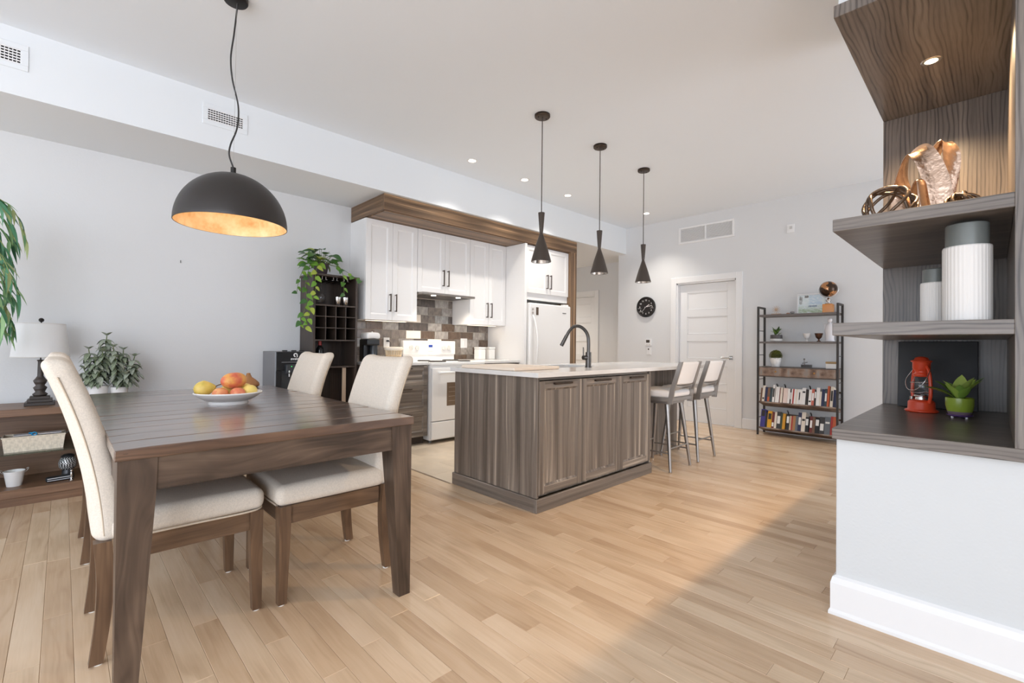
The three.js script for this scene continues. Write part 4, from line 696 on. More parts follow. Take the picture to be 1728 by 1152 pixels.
// ------------------------------------------------------------------ credenza and what stands on it
{
  const X0 = -1.05, X1 = 0.78, ZF = -4.375, ZB2 = ZK + 0.02, g = thing('credenza', 'low brown wooden credenza with open shelves against the wall', 'credenza', [0, 0, 0]);
  part('top', ext(X0 - 0.02, X1 + 0.02, 0.578, 0.625, ZB2, ZF, 0.003), credenzaWood, g, { axis: 'x' });
  part('side', ext(X0, X0 + 0.03, 0, 0.578, ZB2, ZF - 0.01, 0.001), credenzaWood, g); part('side', ext(X1 - 0.03, X1, 0, 0.578, ZB2, ZF - 0.01, 0.001), credenzaWood, g);
  part('back', ext(X0 + 0.03, X1 - 0.03, 0.05, 0.578, ZB2, ZB2 + 0.012, 0), credenzaWood, g, { axis: 'x', du: 0.4 });
  part('bottom_shelf', ext(X0 + 0.03, X1 - 0.03, 0.052, 0.108, ZB2 + 0.012, ZF, 0.003), credenzaWood, g, { axis: 'x', du: 0.2 });
  part('plinth', ext(X0 + 0.03, X1 - 0.03, 0, 0.052, ZF - 0.03, ZF - 0.008, 0.001), credenzaWood, g, { axis: 'x', du: 0.7 });
  const gs = part('glass_shelf', ext(X0 + 0.03, X1 - 0.03, 0.322, 0.33, ZB2 + 0.012, ZF - 0.05, 0.001), phy({ color: 0xdcebe6, roughness: 0.03, transmission: 1, thickness: 0, ior: 1.5 }), g); gs.userData.label = 'clear glass shelf';
  const T = 0.625;
  // table lamp
  const lp = thing('table_lamp', 'table lamp with white drum shade and dark stepped base', 'lamp', [-0.105, T, -4.6]), dk = std(0x3a322d, 0.45);
  part('base', [at(cbox(0.15, 0.022, 0.15, 0.003), 0, 0.011, 0), at(cbox(0.125, 0.02, 0.125, 0.003), 0, 0.032, 0), at(cbox(0.1, 0.02, 0.1, 0.003), 0, 0.052, 0)], dk, lp);
  part('column', lathe([[0, 0.06], [0.032, 0.062], [0.04, 0.075], [0.024, 0.09], [0.03, 0.105], [0.036, 0.12], [0.022, 0.135], [0.03, 0.15], [0.036, 0.168], [0.024, 0.185], [0.016, 0.2], [0.014, 0.3], [0.02, 0.31], [0, 0.315]], 28), dk, lp);
  const sh = part('shade', [lathe([[0.147, 0.332], [0.148, 0.333], [0.124, 0.562], [0.123, 0.563], [0.122, 0.562], [0.146, 0.333], [0.147, 0.332]], 48)], shadeLinen, lp); part('shade_ring', [new THREE.TorusGeometry(0.1475, 0.0025, 8, 48).rotateX(Math.PI / 2).translate(0, 0.333, 0), new THREE.TorusGeometry(0.1235, 0.0025, 8, 48).rotateX(Math.PI / 2).translate(0, 0.562, 0)], std(0xe9e6e2, 0.8), sh);
  part('harp', [bar([0, 0.31, 0], [0, 0.575, 0], 0.004), bar([-0.122, 0.56, 0], [0.122, 0.56, 0], 0.002), bar([0, 0.56, -0.122], [0, 0.56, 0.122], 0.002)], blackMetal, lp); part('finial', at(new THREE.SphereGeometry(0.0145, 14, 10), 0, 0.588, 0), blackMetal, lp);

  // two striped-leaf plants in white pots
  const stripe = tex(64, 64, (u, v) => { const d = Math.abs(u - 0.5) * 2, s = Math.pow(Math.abs(Math.sin(d * 3.2 * Math.PI)), 1.2), n = pn(u * 12, v * 12, 12, 12, 601); return ramp([[104, 116, 98], [142, 152, 130], [228, 230, 222]], 0.85 * s * (0.7 + 0.5 * n)); }, 1, 1);
  const pep = [phy({ color: 0xffffff, roughness: 0.5, map: stripe, side: THREE.DoubleSide }), phy({ color: 0xd7dfcf, roughness: 0.5, map: stripe, side: THREE.DoubleSide })], stemM = std(0x6b7a4e, 0.7);
  const pepLeaf = [leafGeo(0.072, 0.034, 0.5, 0.25, 6, (t) => Math.sin(Math.PI * Math.pow(t, 0.8)) ** 0.8), leafGeo(0.05, 0.028, 0.15, 0.3, 6, (t) => Math.sin(Math.PI * Math.pow(t, 0.8)) ** 0.8)];
  function peperomia(x, z, potR, potH, label, stems) {
    const p = thing('potted_peperomia', label, 'plant', [x, T, z], 0, 'striped plants on the credenza');
    part('pot', lathe([[0, 0.0], [potR * 0.74, 0.0], [potR * 0.98, potH], [potR, potH + 0.004], [potR * 0.93, potH + 0.002], [potR * 0.86, potH - 0.02], [0, potH - 0.02]], 32), std(0xf0eeeb, 0.4), p);
    part('soil', cyl(potR * 0.86, potR * 0.86, 0.006, 0, potH - 0.022, 0), std(0x3c3026, 1), p);
    for (const [dx, dz, h] of stems) {
      const a = V(dx * 0.25, potH - 0.02, dz * 0.25), b = V(dx * 0.7, potH + h * 0.5, dz * 0.7), c = V(dx, potH + h, dz);
      part('stem', tube([a, b, c], 0.0035, 10, 6), stemM, p);
      const cu = new THREE.CatmullRomCurve3([a, b, c]), nw = Math.max(2, Math.round(h / 0.032));
      for (let w = 1; w <= nw; w++) { const q = cu.getPoint(Math.min(1, 0.16 + 0.84 * w / nw)), k = w === nw ? 4 : 5, o = rr(0, 6); for (let i = 0; i < k; i++) { const an = o + i * 2 * Math.PI / k, d = V(Math.cos(an), w === nw ? 0.9 : -0.1 - 0.35 * rnd(), Math.sin(an)); leafMesh(pepLeaf[w === nw ? 1 : 0], pep[(i + w) % 2], p, q, d, V(0, 1, 0), rr(0.8, 1.15)); } }
    }
  }
  peperomia(0.195, -4.58, 0.062, 0.115, 'bushy striped leaf plant in the white pot next to the lamp', [[-0.055, 0.01, 0.27], [0.045, -0.02, 0.37], [-0.02, 0.06, 0.19], [-0.08, 0.03, 0.13], [0.02, 0.05, 0.25], [0.0, 0.08, 0.1], [-0.05, 0.06, 0.07]]);
  peperomia(0.315, -4.58, 0.056, 0.1, 'bushy striped leaf plant in the white pot away from the lamp', [[0.02, 0.0, 0.28], [0.085, 0.02, 0.23], [0.06, 0.05, 0.14], [-0.03, 0.055, 0.22], [0.1, 0.0, 0.13], [0.03, 0.07, 0.1], [-0.04, 0.03, 0.3]]);

  // shelf things
  const wick = tex(256, 128, (u, v) => { const a = Math.floor(u * 12) + Math.floor(v * 6), t = 226 + 9 * (a % 2) + 30 * (fbm(u * 30, v * 20, 30, 20, 621, 2) - 0.5); return [t, t - 5, t - 14]; }, 0.34, 0.11);
  const bk = thing('storage_basket', 'long pale woven basket on the credenza glass shelf', 'basket', [-0.125, 0.3302, -4.56]), bm = std(0xf7efe2, 0.8, 0, { map: wick });
  const L = 0.15, W = 0.075, hB = 0.098, tr = (s) => { const q = (x, z, y) => [x, y, z], b = [[-1, -1], [1, -1], [1, 1], [-1, 1]], lo = b.map(([i, j]) => q(i * (L * 0.93 - s), j * (W * 0.9 - s), s ? 0.006 : 0)), hi = b.map(([i, j]) => q(i * (L - s), j * (W - s), hB)), pos = []; const quad = (a, b2, c, d) => pos.push(...a, ...b2, ...c, ...a, ...c, ...d); for (let k = 0; k < 4; k++) { const n = (k + 1) % 4; s ? quad(lo[k], lo[n], hi[n], hi[k]) : quad(lo[n], lo[k], hi[k], hi[n]); } quad(lo[0], lo[1], lo[2], lo[3]); const g2 = new THREE.BufferGeometry(); g2.setAttribute('position', new THREE.Float32BufferAttribute(pos, 3)); g2.computeVertexNormals(); return g2; };
  part('woven_wall', [tr(0), tr(0.005)], bm, bk, { axis: 'x' }); part('rim', [ext(-L - 0.003, L + 0.003, hB - 0.006, hB + 0.003, -W - 0.003, -W + 0.006, 0.002), ext(-L - 0.003, L + 0.003, hB - 0.006, hB + 0.003, W - 0.006, W + 0.003, 0.002), ext(-L - 0.003, -L + 0.006, hB - 0.006, hB + 0.003, -W, W, 0.002), ext(L - 0.006, L + 0.003, hB - 0.006, hB + 0.003, -W, W, 0.002)], bm, bk, { axis: 'x' });
  for (const s of [-1, 1]) part('handle', tube([[s * L, hB - 0.012, -0.02], [s * (L + 0.02), hB + 0.004, 0], [s * L, hB - 0.012, 0.02]], 0.003, 16, 6), std(0x6e6a64, 0.5), bk);
  const pp = thing('folded_papers', 'white folded papers lying across the woven basket', 'papers', [-0.12, 0.3302 + hB + 0.0035, -4.56]); part('sheet', [0, 1, 2].map((i) => at(cbox(0.21, 0.002, 0.085, 0), 0.01 * i, 0.001 + i * 0.0022, 0.01 * i)), std(0xeeeef2, 0.8), pp);
  const bc = thing('blue_clasp', 'bright blue looped clasp on the woven basket papers', 'clasp', [-0.135, 0.3302 + hB + 0.011, -4.5]); part('loop', [new THREE.TorusGeometry(0.012, 0.0035, 8, 20).rotateX(1.2).translate(-0.004, 0.008, 0), new THREE.TorusGeometry(0.012, 0.0035, 8, 20).rotateX(0.4).translate(0.008, 0.004, 0.012)], std(0x1f8fc4, 0.35), bc); part('blade', at(cbox(0.07, 0.002, 0.008, 0), 0.05, 0.001, -0.008), chrome, bc);
  const bu = thing('small_bucket', 'small white metal bucket on the credenza bottom shelf', 'bucket', [-0.216, 0.108, -4.5]);
  part('pail', lathe([[0, 0.002], [0.034, 0.002], [0.0345, 0], [0.036, 0.001], [0.05, 0.094], [0.053, 0.096], [0.053, 0.1], [0.049, 0.1], [0.035, 0.006], [0, 0.006]], 32), std(0xeceae8, 0.4), bu);
  for (const s of [-1, 1]) part('ear', tube([[s * 0.05, 0.085, 0], [s * 0.062, 0.1, 0.006], [s * 0.066, 0.112, 0.0], [s * 0.055, 0.105, -0.006]], 0.002, 12, 6), std(0xb9b6b2, 0.35, 0.6), bu);
  const jar = thing('patterned_jar', 'round black and silver patterned jar on the credenza shelf', 'jar', [0.04, 0.108, -4.55]);
  const pat = tex(128, 128, (u, v) => { const t = Math.sin(u * 18 * Math.PI + 3 * Math.sin(v * 6 * Math.PI)) * Math.sin(v * 10 * Math.PI) > 0.1 ? 225 : 40; return [t, t, t]; }, 0.12, 0.12);
  part('jar_body', lathe([[0, 0], [0.03, 0], [0.046, 0.02], [0.05, 0.05], [0.04, 0.08], [0.032, 0.088], [0, 0.088]], 28).translate(0, 0.055, 0), std(0xffffff, 0.3, 0.3, { map: pat }), jar); part('jar_lid', lathe([[0.034, 0], [0.038, 0.008], [0.02, 0.02], [0, 0.022]], 24).translate(0, 0.143, 0), std(0x2a2a2c, 0.35), jar); part('jar_foot', [cyl(0.036, 0.028, 0.056)], std(0x4a4a4c, 0.4, 0.5), jar);
  const cs = thing('glasses_case', 'black case with white stripes lying on the credenza shelf', 'case', [0.0, 0.108, -4.47], 0.15); part('case_body', at(rbox(0.14, 0.034, 0.05, 0.014, 3), 0, 0.0175, 0), std(0x1f2226, 0.4), cs); part('stripe', [at(rbox(0.128, 0.005, 0.051, 0.002), 0, 0.012, 0.0005), at(rbox(0.128, 0.005, 0.051, 0.002), 0, 0.025, 0.0005)], std(0xd9dade, 0.45), cs);
  const bl = thing('silver_figurine', 'thin silver figurine standing before the patterned jar', 'figurine', [0.058, 0.108, -4.42]); part('stick', lathe([[0, 0], [0.014, 0], [0.012, 0.004], [0.004, 0.01], [0.005, 0.03], [0.007, 0.045], [0.004, 0.06], [0, 0.062]], 14), chrome, bl); part('head', at(new THREE.SphereGeometry(0.008, 10, 8), 0, 0.068, 0), chrome, bl);
}

// bamboo beside the credenza, pot outside the photo
{
  const g = thing('artificial_bamboo', 'tall bamboo tree with drooping narrow green leaves at the photo edge', 'plant', [-0.72, 0, -4.08]);
  part('pot', lathe([[0, 0], [0.13, 0], [0.17, 0.28], [0.175, 0.3], [0.16, 0.3], [0.155, 0.27], [0, 0.27]], 36), std(0x4b3f37, 0.6), g); part('soil', cyl(0.155, 0.155, 0.01, 0, 0.262, 0), std(0x3c3026, 1), g);
  const cane = std(0x8a9a5b, 0.5), gm = [0x4c8560, 0x6b9a6c, 0x87ab76, 0xa3b078, 0x3a7050].map((c) => phy({ color: c, roughness: 0.5, side: THREE.DoubleSide })), lg = [leafGeo(0.15, 0.02, 0.3, 0.2, 6, (t) => Math.sin(Math.PI * Math.pow(t, 0.6))), leafGeo(0.12, 0.018, 0.15, 0.2, 6, (t) => Math.sin(Math.PI * Math.pow(t, 0.6)))];
  const canes = [[0.06, 0.02, 0.1, -0.05, 1.95], [-0.05, 0.05, -0.15, 0.1, 1.8], [0.02, -0.06, 0.2, -0.12, 1.7]];
  for (const [x, z, tx, tz, h] of canes) part('cane', tube([[x, 0.26, z], [x + tx * 0.3, h * 0.5, z + tz * 0.3], [x + tx, h, z + tz]], 0.012, 20, 8), cane, g);
  // twigs arching into the room, leaves hanging from them
  const twigs = [];
  for (let i = 0; i < 20; i++) { const y = 0.98 + i * 0.047, reach = (y > 1.4 ? 0.47 : y > 1.2 ? 0.42 : 0.33) + 0.09 * hash(i, 3, 9), lift = 0.06 + 0.1 * hash(i, 5, 9), z = -0.02 - 0.2 * hash(i, 7, 9); twigs.push([[0.1, y - 0.1, -0.04], [reach * 0.55, y + lift * 0.8, z * 0.6], [reach * 0.85, y + lift * 0.5, z], [reach, y - 0.06 - 0.1 * hash(i, 8, 9), z * 1.1]]); }
  for (let i = 0; i < 6; i++) { const y = 1.3 + i * 0.09, a = 2 + i * 0.7; twigs.push([[0, y, 0], [Math.cos(a) * 0.2, y + 0.12, Math.sin(a) * 0.2], [Math.cos(a) * 0.38, y + 0.05, Math.sin(a) * 0.3], [Math.cos(a) * 0.45, y - 0.1, Math.sin(a) * 0.34]]); }
  twigs.forEach((tw, ti) => {
    part('twig', tube(tw, 0.0028, 18, 5), cane, g); const cu = new THREE.CatmullRomCurve3(tw.map((p) => V(...p)));
    for (let i = 0; i < (ti < 20 ? 11 : 8); i++) { const t = 0.45 + 0.55 * i / 10.5, p = cu.getPoint(t), d = cu.getTangent(t), s = i % 2 ? 1 : -1; leafMesh(lg[i % 2], gm[Math.floor(rnd() * 5)], g, p, V(d.x * 0.6 + rr(-0.3, 0.5), d.y * 0.5 - rr(0.2, 1.0), d.z + s * rr(0.2, 0.9)), V(rr(-0.3, 0.3), 1, rr(-0.3, 0.3)), rr(0.75, 1.25)); }
  });
}

// ------------------------------------------------------------------ bottle rack, water dispenser
const font = await new FontLoader().loadAsync('fonts/droid/droid_sans_bold.typeface.json');
{
  const X0 = 1.715, X1 = 2.16, ZF = -4.5, ZR = ZK + 0.015, TOP = 1.742, g = thing('bottle_rack', 'tall dark wooden bottle rack with square cubbies beside the kitchen', 'rack', [0, 0, 0]);
  part('side', ext(X0, X0 + 0.022, 0, TOP - 0.02, ZR, ZF, 0.001), darkRack, g); part('side', ext(X1 - 0.022, X1, 0, TOP - 0.02, ZR, ZF, 0.001), darkRack, g);
  part('top', ext(X0 - 0.012, X1 + 0.014, TOP - 0.02, TOP, ZR, ZF + 0.012, 0.002), darkRack, g, { axis: 'x' }); part('back', ext(X0 + 0.022, X1 - 0.022, 0.05, TOP - 0.02, ZR, ZR + 0.01, 0), darkRack, g, { du: 0.3 });
  const IX0 = X0 + 0.022, IX1 = X1 - 0.022, w = IX1 - IX0;
  for (const y of [1.448, 1.108, 0.845, 0.06]) part('shelf', ext(IX0, IX1, y - 0.014, y, ZR + 0.01, ZF, 0.001), darkRack, g, { axis: 'x' });
  for (const y of [1.337, 1.226]) part('cubby_shelf', ext(IX0, IX1, y - 0.008, y, ZR + 0.01, ZF, 0.0005), darkRack, g, { axis: 'x' });
  for (let i = 1; i < 4; i++) part('cubby_divider', ext(IX0 + i * w / 4 - 0.004, IX0 + i * w / 4 + 0.004, 1.108, 1.434, ZR + 0.01, ZF - 0.0006, 0.0005), darkRack, g);
  for (const x of [0.09, 0.2, 0.31]) part('stemware_rail', [ext(IX0 + x - 0.02, IX0 + x - 0.014, 1.69, 1.722, ZR + 0.05, ZF - 0.03, 0), ext(IX0 + x + 0.014, IX0 + x + 0.02, 1.69, 1.722, ZR + 0.05, ZF - 0.03, 0), ext(IX0 + x - 0.032, IX0 + x - 0.012, 1.69, 1.694, ZR + 0.05, ZF - 0.03, 0), ext(IX0 + x + 0.012, IX0 + x + 0.032, 1.69, 1.694, ZR + 0.05, ZF - 0.03, 0)], brushed, g);
  part('door', ext(IX0 + 0.28, IX0 + 0.318, 0.062, 0.83, ZF - 0.03, ZF - 0.02, 0.001), std(0xb9a48d, 0.5), g).userData.label = 'pale vertical strip';
  const gl = phy({ color: 0xffffff, roughness: 0.03, transmission: 1, thickness: 0, ior: 1.5 });
  const wg = thing('wine_glass', 'upturned wine glass hanging in the bottle rack', 'glass', [IX0 + 0.09, 1.476, -4.6]); part('bowl', lathe([[0.034, 0], [0.042, 0.03], [0.044, 0.055], [0.034, 0.085], [0.012, 0.105], [0.005, 0.11]], 28), gl, wg); part('glass_stem', cyl(0.004, 0.004, 0.1, 0, 0.11, 0), gl, wg); part('glass_foot', lathe([[0.004, 0.21], [0.036, 0.2155], [0.036, 0.2175], [0, 0.219]], 28), gl, wg);
  for (const [x, z, l] of [[0.24, -4.56, 'silver tumbler beneath the trailing plant in the bottle rack'], [0.315, -4.55, 'silver tumbler nearest the white cabinet in the bottle rack']]) { const t = thing('tumbler', l, 'cup', [IX0 + x, 1.448, z], 0, 'tumblers in the bottle rack'); part('cup', lathe([[0, 0], [0.026, 0], [0.033, 0.085], [0.031, 0.085], [0.025, 0.006], [0, 0.006]], 28), chrome, t); part('cup_rim', new THREE.TorusGeometry(0.032, 0.0015, 6, 28).rotateX(Math.PI / 2).translate(0, 0.085, 0), chrome, t); }
  const b = thing('wine_bottle', 'dark wine bottle with a red foil neck in the rack', 'bottle', [IX0 + 0.085, 0.845, -4.6]);
  part('bottle_glass', lathe([[0, 0.004], [0.03, 0], [0.036, 0.006], [0.037, 0.15], [0.034, 0.175], [0.016, 0.2], [0.0145, 0.215], [0, 0.215]], 28), std(0x15171a, 0.12), b); part('foil', cyl(0.0155, 0.015, 0.062, 0, 0.198, 0, 20), std(0xa3302b, 0.4), b); part('label_band', cyl(0.0375, 0.0375, 0.07, 0, 0.05, 0, 28), std(0xe6e2dc, 0.7), b);

  // water dispenser
  const DX0 = 1.375, DX1 = 1.68, DZ = -4.46, d = thing('water_dispenser', 'black floor standing water dispenser with grey sides beside the rack', 'water dispenser', [0, 0, 0]);
  const blk = std(0x222325, 0.22), gry = std(0x8d8d90, 0.4, 0.5);
  part('housing', ext(DX0, DX1, 0.01, 0.992, ZK + 0.02, DZ - 0.012, 0.004), gry, d); part('front_panel', [ext(DX0 + 0.004, DX1, 0.82, 0.99, DZ - 0.012, DZ, 0.004), ext(DX0 + 0.004, DX1, 0.01, 0.62, DZ - 0.012, DZ, 0.004), ext(DX0 + 0.004, DX0 + 0.05, 0.62, 0.82, DZ - 0.012, DZ, 0.002), ext(DX1 - 0.05, DX1, 0.62, 0.82, DZ - 0.012, DZ, 0.002)], blk, d);
  part('alcove', ext(DX0 + 0.05, DX1 - 0.05, 0.62, 0.82, DZ - 0.0119, DZ - 0.008, 0), std(0x303336, 0.5), d);
  part('control_block', at(rbox(0.17, 0.085, 0.05, 0.01, 2), (DX0 + DX1) / 2 + 0.01, 0.835, DZ + 0.02), std(0x35383c, 0.4), d); part('trim_bar', ext(DX0 + 0.05, DX1 - 0.03, 0.893, 0.899, DZ, DZ + 0.012, 0.001), gry, d);
  const led = std(0xe8efe8, 0.4), ledG = std(0x4fd06a, 0.4, 0, { emissive: 0x3cc85c, emissiveIntensity: 1 });
  [-0.03, 0.01, 0.045].forEach((x, i) => part('indicator_lamp', at(new THREE.SphereGeometry(0.005, 8, 6), (DX0 + DX1) / 2 + x, 0.858, DZ + 0.045), i ? led : ledG, d));
  [-0.05, 0.03].forEach((x) => part('drop_mark', at(new THREE.SphereGeometry(0.008, 10, 8).scale(0.8, 1.4, 0.2), (DX0 + DX1) / 2 + x, 0.812, DZ + 0.046), led, d));
  part('spout', [cyl(0.008, 0.008, 0.03, (DX0 + DX1) / 2 - 0.04, 0.765, DZ + 0.02), cyl(0.008, 0.008, 0.03, (DX0 + DX1) / 2 + 0.04, 0.765, DZ + 0.02)], chrome, d);
  part('drip_tray', at(rbox(0.24, 0.02, 0.09, 0.006), (DX0 + DX1) / 2, 0.6, DZ + 0.045), darkPlastic, d); part('top_buttons', [1.47, 1.55, 1.62].map((x) => at(rbox(0.04, 0.012, 0.03, 0.004), x, 0.998, DZ - 0.06)), darkPlastic, d);
  const tg = new TextGeometry('avalon', { font, size: 0.021, depth: 0.0012, curveSegments: 4 }); tg.computeBoundingBox(); tg.translate(-tg.boundingBox.max.x / 2, 0, 0);
  part('lettering', at(tg, (DX0 + DX1) / 2 + 0.02, 0.915, DZ + 0.0003), std(0xf1f1f1, 0.5), d);
  const ring = new THREE.RingGeometry(0.009, 0.019, 24, 1, -0.5, 5.2); part('logo', [at(ring, (DX0 + DX1) / 2 + 0.018, 0.96, DZ + 0.001), ext((DX0 + DX1) / 2 + 0.028, (DX0 + DX1) / 2 + 0.037, 0.941, 0.958, DZ, DZ + 0.001, 0)], std(0xf1f1f1, 0.5, 0, { side: THREE.DoubleSide }), d);

  // trailing plant on the rack
  const p = thing('trailing_pothos', 'trailing pothos plant in a dark pot on the bottle rack', 'plant', [1.83, TOP, -4.62]);
  part('pot', lathe([[0, 0], [0.052, 0], [0.075, 0.105], [0.078, 0.115], [0.07, 0.115], [0.066, 0.1], [0, 0.1]], 32), std(0x4e4244, 0.6), p); part('soil', cyl(0.066, 0.066, 0.006, 0, 0.094, 0), std(0x3c3026, 1), p);
  const gm = [0x4d7a2e, 0x6a9a34, 0x3f6b34, 0xa5b548, 0x7fa63a].map((c) => phy({ color: c, roughness: 0.42, side: THREE.DoubleSide })), heart = (t) => Math.pow(Math.sin(Math.PI * Math.pow(t, 0.62)), 0.75);
  const lg = [leafGeo(0.115, 0.076, 0.35, 0.25, 10, heart), leafGeo(0.07, 0.046, 0.3, 0.25, 9, heart)], vine = std(0x6f8040, 0.6);
  for (let i = 0; i < 46; i++) { const a = i * 2.4, r = 0.02 + 0.06 * rnd(), q = V(Math.cos(a) * r * 1.7 - 0.02, 0.12 + rr(-0.02, 0.13) * (1.2 - r * 6), Math.sin(a) * r), d = V(Math.cos(a) + rr(-0.3, 0.3) - 0.25, rr(-0.3, 0.6), Math.sin(a) + 0.35), s = rr(0.75, 1.15); part('petiole', tube([[q.x * 0.3, 0.095, q.z * 0.3], q], 0.002, 6, 5), vine, p); leafMesh(lg[i % 3 ? 0 : 1], gm[[0, 2, 0, 1, 2, 3, 0][i % 7]], p, q, d, V(rr(-0.3, 0.3), 1, 0.5), s); }
  const vines = [[[-0.04, 0.11, 0.02], [-0.12, 0.1, 0.09], [-0.175, 0.0, 0.14], [-0.2, -0.13, 0.15], [-0.19, -0.27, 0.16], [-0.23, -0.42, 0.16], [-0.26, -0.5, 0.17]], [[-0.02, 0.11, 0.05], [-0.08, 0.08, 0.13], [-0.11, -0.04, 0.15], [-0.11, -0.16, 0.155], [-0.14, -0.28, 0.16], [-0.17, -0.42, 0.16], [-0.2, -0.52, 0.165]], [[-0.05, 0.11, 0.0], [-0.15, 0.1, 0.06], [-0.22, 0.0, 0.12], [-0.26, -0.12, 0.13], [-0.27, -0.2, 0.13]], [[0.05, 0.11, 0.05], [0.13, 0.08, 0.13], [0.16, 0.0, 0.15], [0.165, -0.1, 0.155], [0.17, -0.18, 0.16]], [[0.06, 0.11, 0.04], [0.18, 0.06, 0.12], [0.26, 0.0, 0.16], [0.33, -0.03, 0.17]]];
  vines.forEach((v, vi) => { part('vine', tube(v, 0.0024, 40, 5), vine, p); const cu = new THREE.CatmullRomCurve3(v.map((q) => V(...q))), n = vi < 2 ? 15 : 6; for (let i = 1; i <= n; i++) { const q = cu.getPoint(i / n), s = i % 2 ? 1 : -1; leafMesh(lg[1], gm[vi === 1 ? [3, 4, 1, 3][i % 4] : [0, 1, 2, 4][i % 4]], p, q, V(s * rr(0.3, 0.9) - 0.1, rr(-0.9, -0.1), rr(0.15, 0.7)), V(rr(-0.4, 0.4), 0.5, 1), rr(0.7, 1.1)); } });
}

// ------------------------------------------------------------------ display unit in the divider
{
  const XA = 2.233, XB = 3.47, Z0 = -0.451, Z1 = 0.05, g = thing('display_unit', 'built in grey brown timber display shelves on the white half wall', 'shelving', [0, 0, 0]);
  part('counter', ext(XA, XB + 0.03, 0.707, 0.75, Z0, Z1 + 0.045, 0.002), displayWood, g, { axis: 'z', du: 0.1 });
  part('back_panel', ext(XB, XB + 0.03, 0.75, 2.408, Z0, Z1 + 0.045, 0.001), displayWood, g, { axis: 'y', du: 0.2 });
  part('side_panel', ext(XA + 0.002, XB, 0.75, 2.408, Z1, Z1 + 0.045, 0.001), displayWood, g, { axis: 'y', du: 0.5 });
  part('shelf', ext(XA, XB, 1.122, 1.172, Z0, Z1, 0.002), displayWood, g, { axis: 'z', du: 0.33 }); part('shelf', ext(XA, XB, 1.54, 1.589, Z0, Z1, 0.002), displayWood, g, { axis: 'z', du: 0.4, dv: 0.3 });
  part('soffit', ext(XA, XB + 0.03, 2.408, 2.458, Z0, Z1 + 0.045, 0.002), displayWood, g, { axis: 'x', du: 0.28 });
  const sl = thing('soffit_light', 'small bright spotlight in the top of the display unit', 'light', [2.883, 2.408, -0.2]);
  part('trim_ring', lathe([[0.024, -0.002], [0.034, -0.004], [0.038, 0]], 24), chrome, sl); part('light_disc', cyl(0.025, 0.025, 0.001, 0, -0.002, 0), std(0xffffff, 0.5, 0, { emissive: 0xffdfae, emissiveIntensity: 12 }), sl);
  const s = new THREE.SpotLight(0xffd9aa, 11, 0, 1.3, 0.6, 2); s.name = 'soffit_lamp'; s.position.set(2.883, 2.402, -0.2); s.target.position.set(2.883, 0, -0.2); s.castShadow = true; s.shadow.radius = 1.2; scene.add(s, s.target);

  // ribbed canisters with grey lids
  function canister(x, z, r, h, lr, lh, label) {
    const c = thing('ribbed_canister', label, 'canister', [x, 1.172, z], 0, 'ribbed canisters on the display shelf');
    const body = lathe([[0, 0], [r * 0.95, 0], [r, 0.006], [r, h - 0.006], [r * 0.97, h], [lr * 0.9, h + 0.001], [0, h + 0.001]], 144), p = body.attributes.position;
    for (let i = 0; i < p.count; i++) { const X = p.getX(i), Z = p.getZ(i), q = Math.hypot(X, Z); if (q > r * 0.93) { const a = Math.atan2(Z, X), k = 1 - 0.018 * (0.5 + 0.5 * Math.cos(a * 36)); p.setX(i, X * k); p.setZ(i, Z * k); } } body.computeVertexNormals();
    part('canister_body', body, std(0xe9e5e0, 0.55), c); part('lid', lathe([[lr, h], [lr, h + lh - 0.004], [lr - 0.004, h + lh], [0, h + lh]], 48), std(0x6f7370, 0.4, 0.15), c);
  }
  canister(2.365, -0.066, 0.067, 0.272, 0.059, 0.082, 'large ribbed white canister with a grey lid on the display shelf'); canister(2.49, -0.16, 0.045, 0.162, 0.038, 0.055, 'small ribbed white canister with a grey lid behind the large one');

  // bronze ribbon sculpture and two wire knots on the upper shelf
  const hb = tex(256, 256, (u, v) => { const t = 255 * fbm(u * 14, v * 14, 14, 14, 701, 3); return [t, t, t]; }, 0.25, 0.25, false), ribbonM = std(0xcbb09c, 0.27, 1, { bumpMap: hb, bumpScale: 0.002, side: THREE.DoubleSide });
  function ribbon(pts, wid, nrm) {   // band of width wid along pts, its cross direction turning through nrm
    const cu = new THREE.CatmullRomCurve3(pts.map((q) => V(...q)), true), cn = new THREE.CatmullRomCurve3(nrm.map((q) => V(...q)), true), n = 90, pos = [], idx = [], k = 4, th = 0.0022;
    for (const side of [1, -1]) for (let i = 0; i <= n; i++) { const t = (i % n) / n, c = cu.getPoint(t), d = cn.getPoint(t).normalize(), tn = cu.getTangent(t), nn = new THREE.Vector3().crossVectors(tn, d).normalize(); for (let j = 0; j <= k; j++) { const q = c.clone().addScaledVector(d, (j / k - 0.5) * wid).addScaledVector(nn, side * th + 0.006 * Math.cos((j / k - 0.5) * Math.PI)); pos.push(q.x, q.y, q.z); } }
    const o = (n + 1) * (k + 1); for (let i = 0; i < n; i++) for (let j = 0; j < k; j++) { const a = i * (k + 1) + j, b = a + k + 1; idx.push(a, a + 1, b, a + 1, b + 1, b, o + a, o + b, o + a + 1, o + a + 1, o + b, o + b + 1); }
    for (let i = 0; i < n; i++) for (const j of [0, k]) { const a = i * (k + 1) + j, b = a + k + 1; idx.push(a, b, o + a, b, o + b, o + a); }
    const gm = new THREE.BufferGeometry(); gm.setAttribute('position', new THREE.Float32BufferAttribute(pos, 3)); gm.setIndex(idx); gm.computeVertexNormals(); return gm;
  }
  const sc = thing('ribbon_sculpture', 'twisted hammered bronze ribbon sculpture on the top display shelf', 'sculpture', [2.79, 1.589, -0.215]);
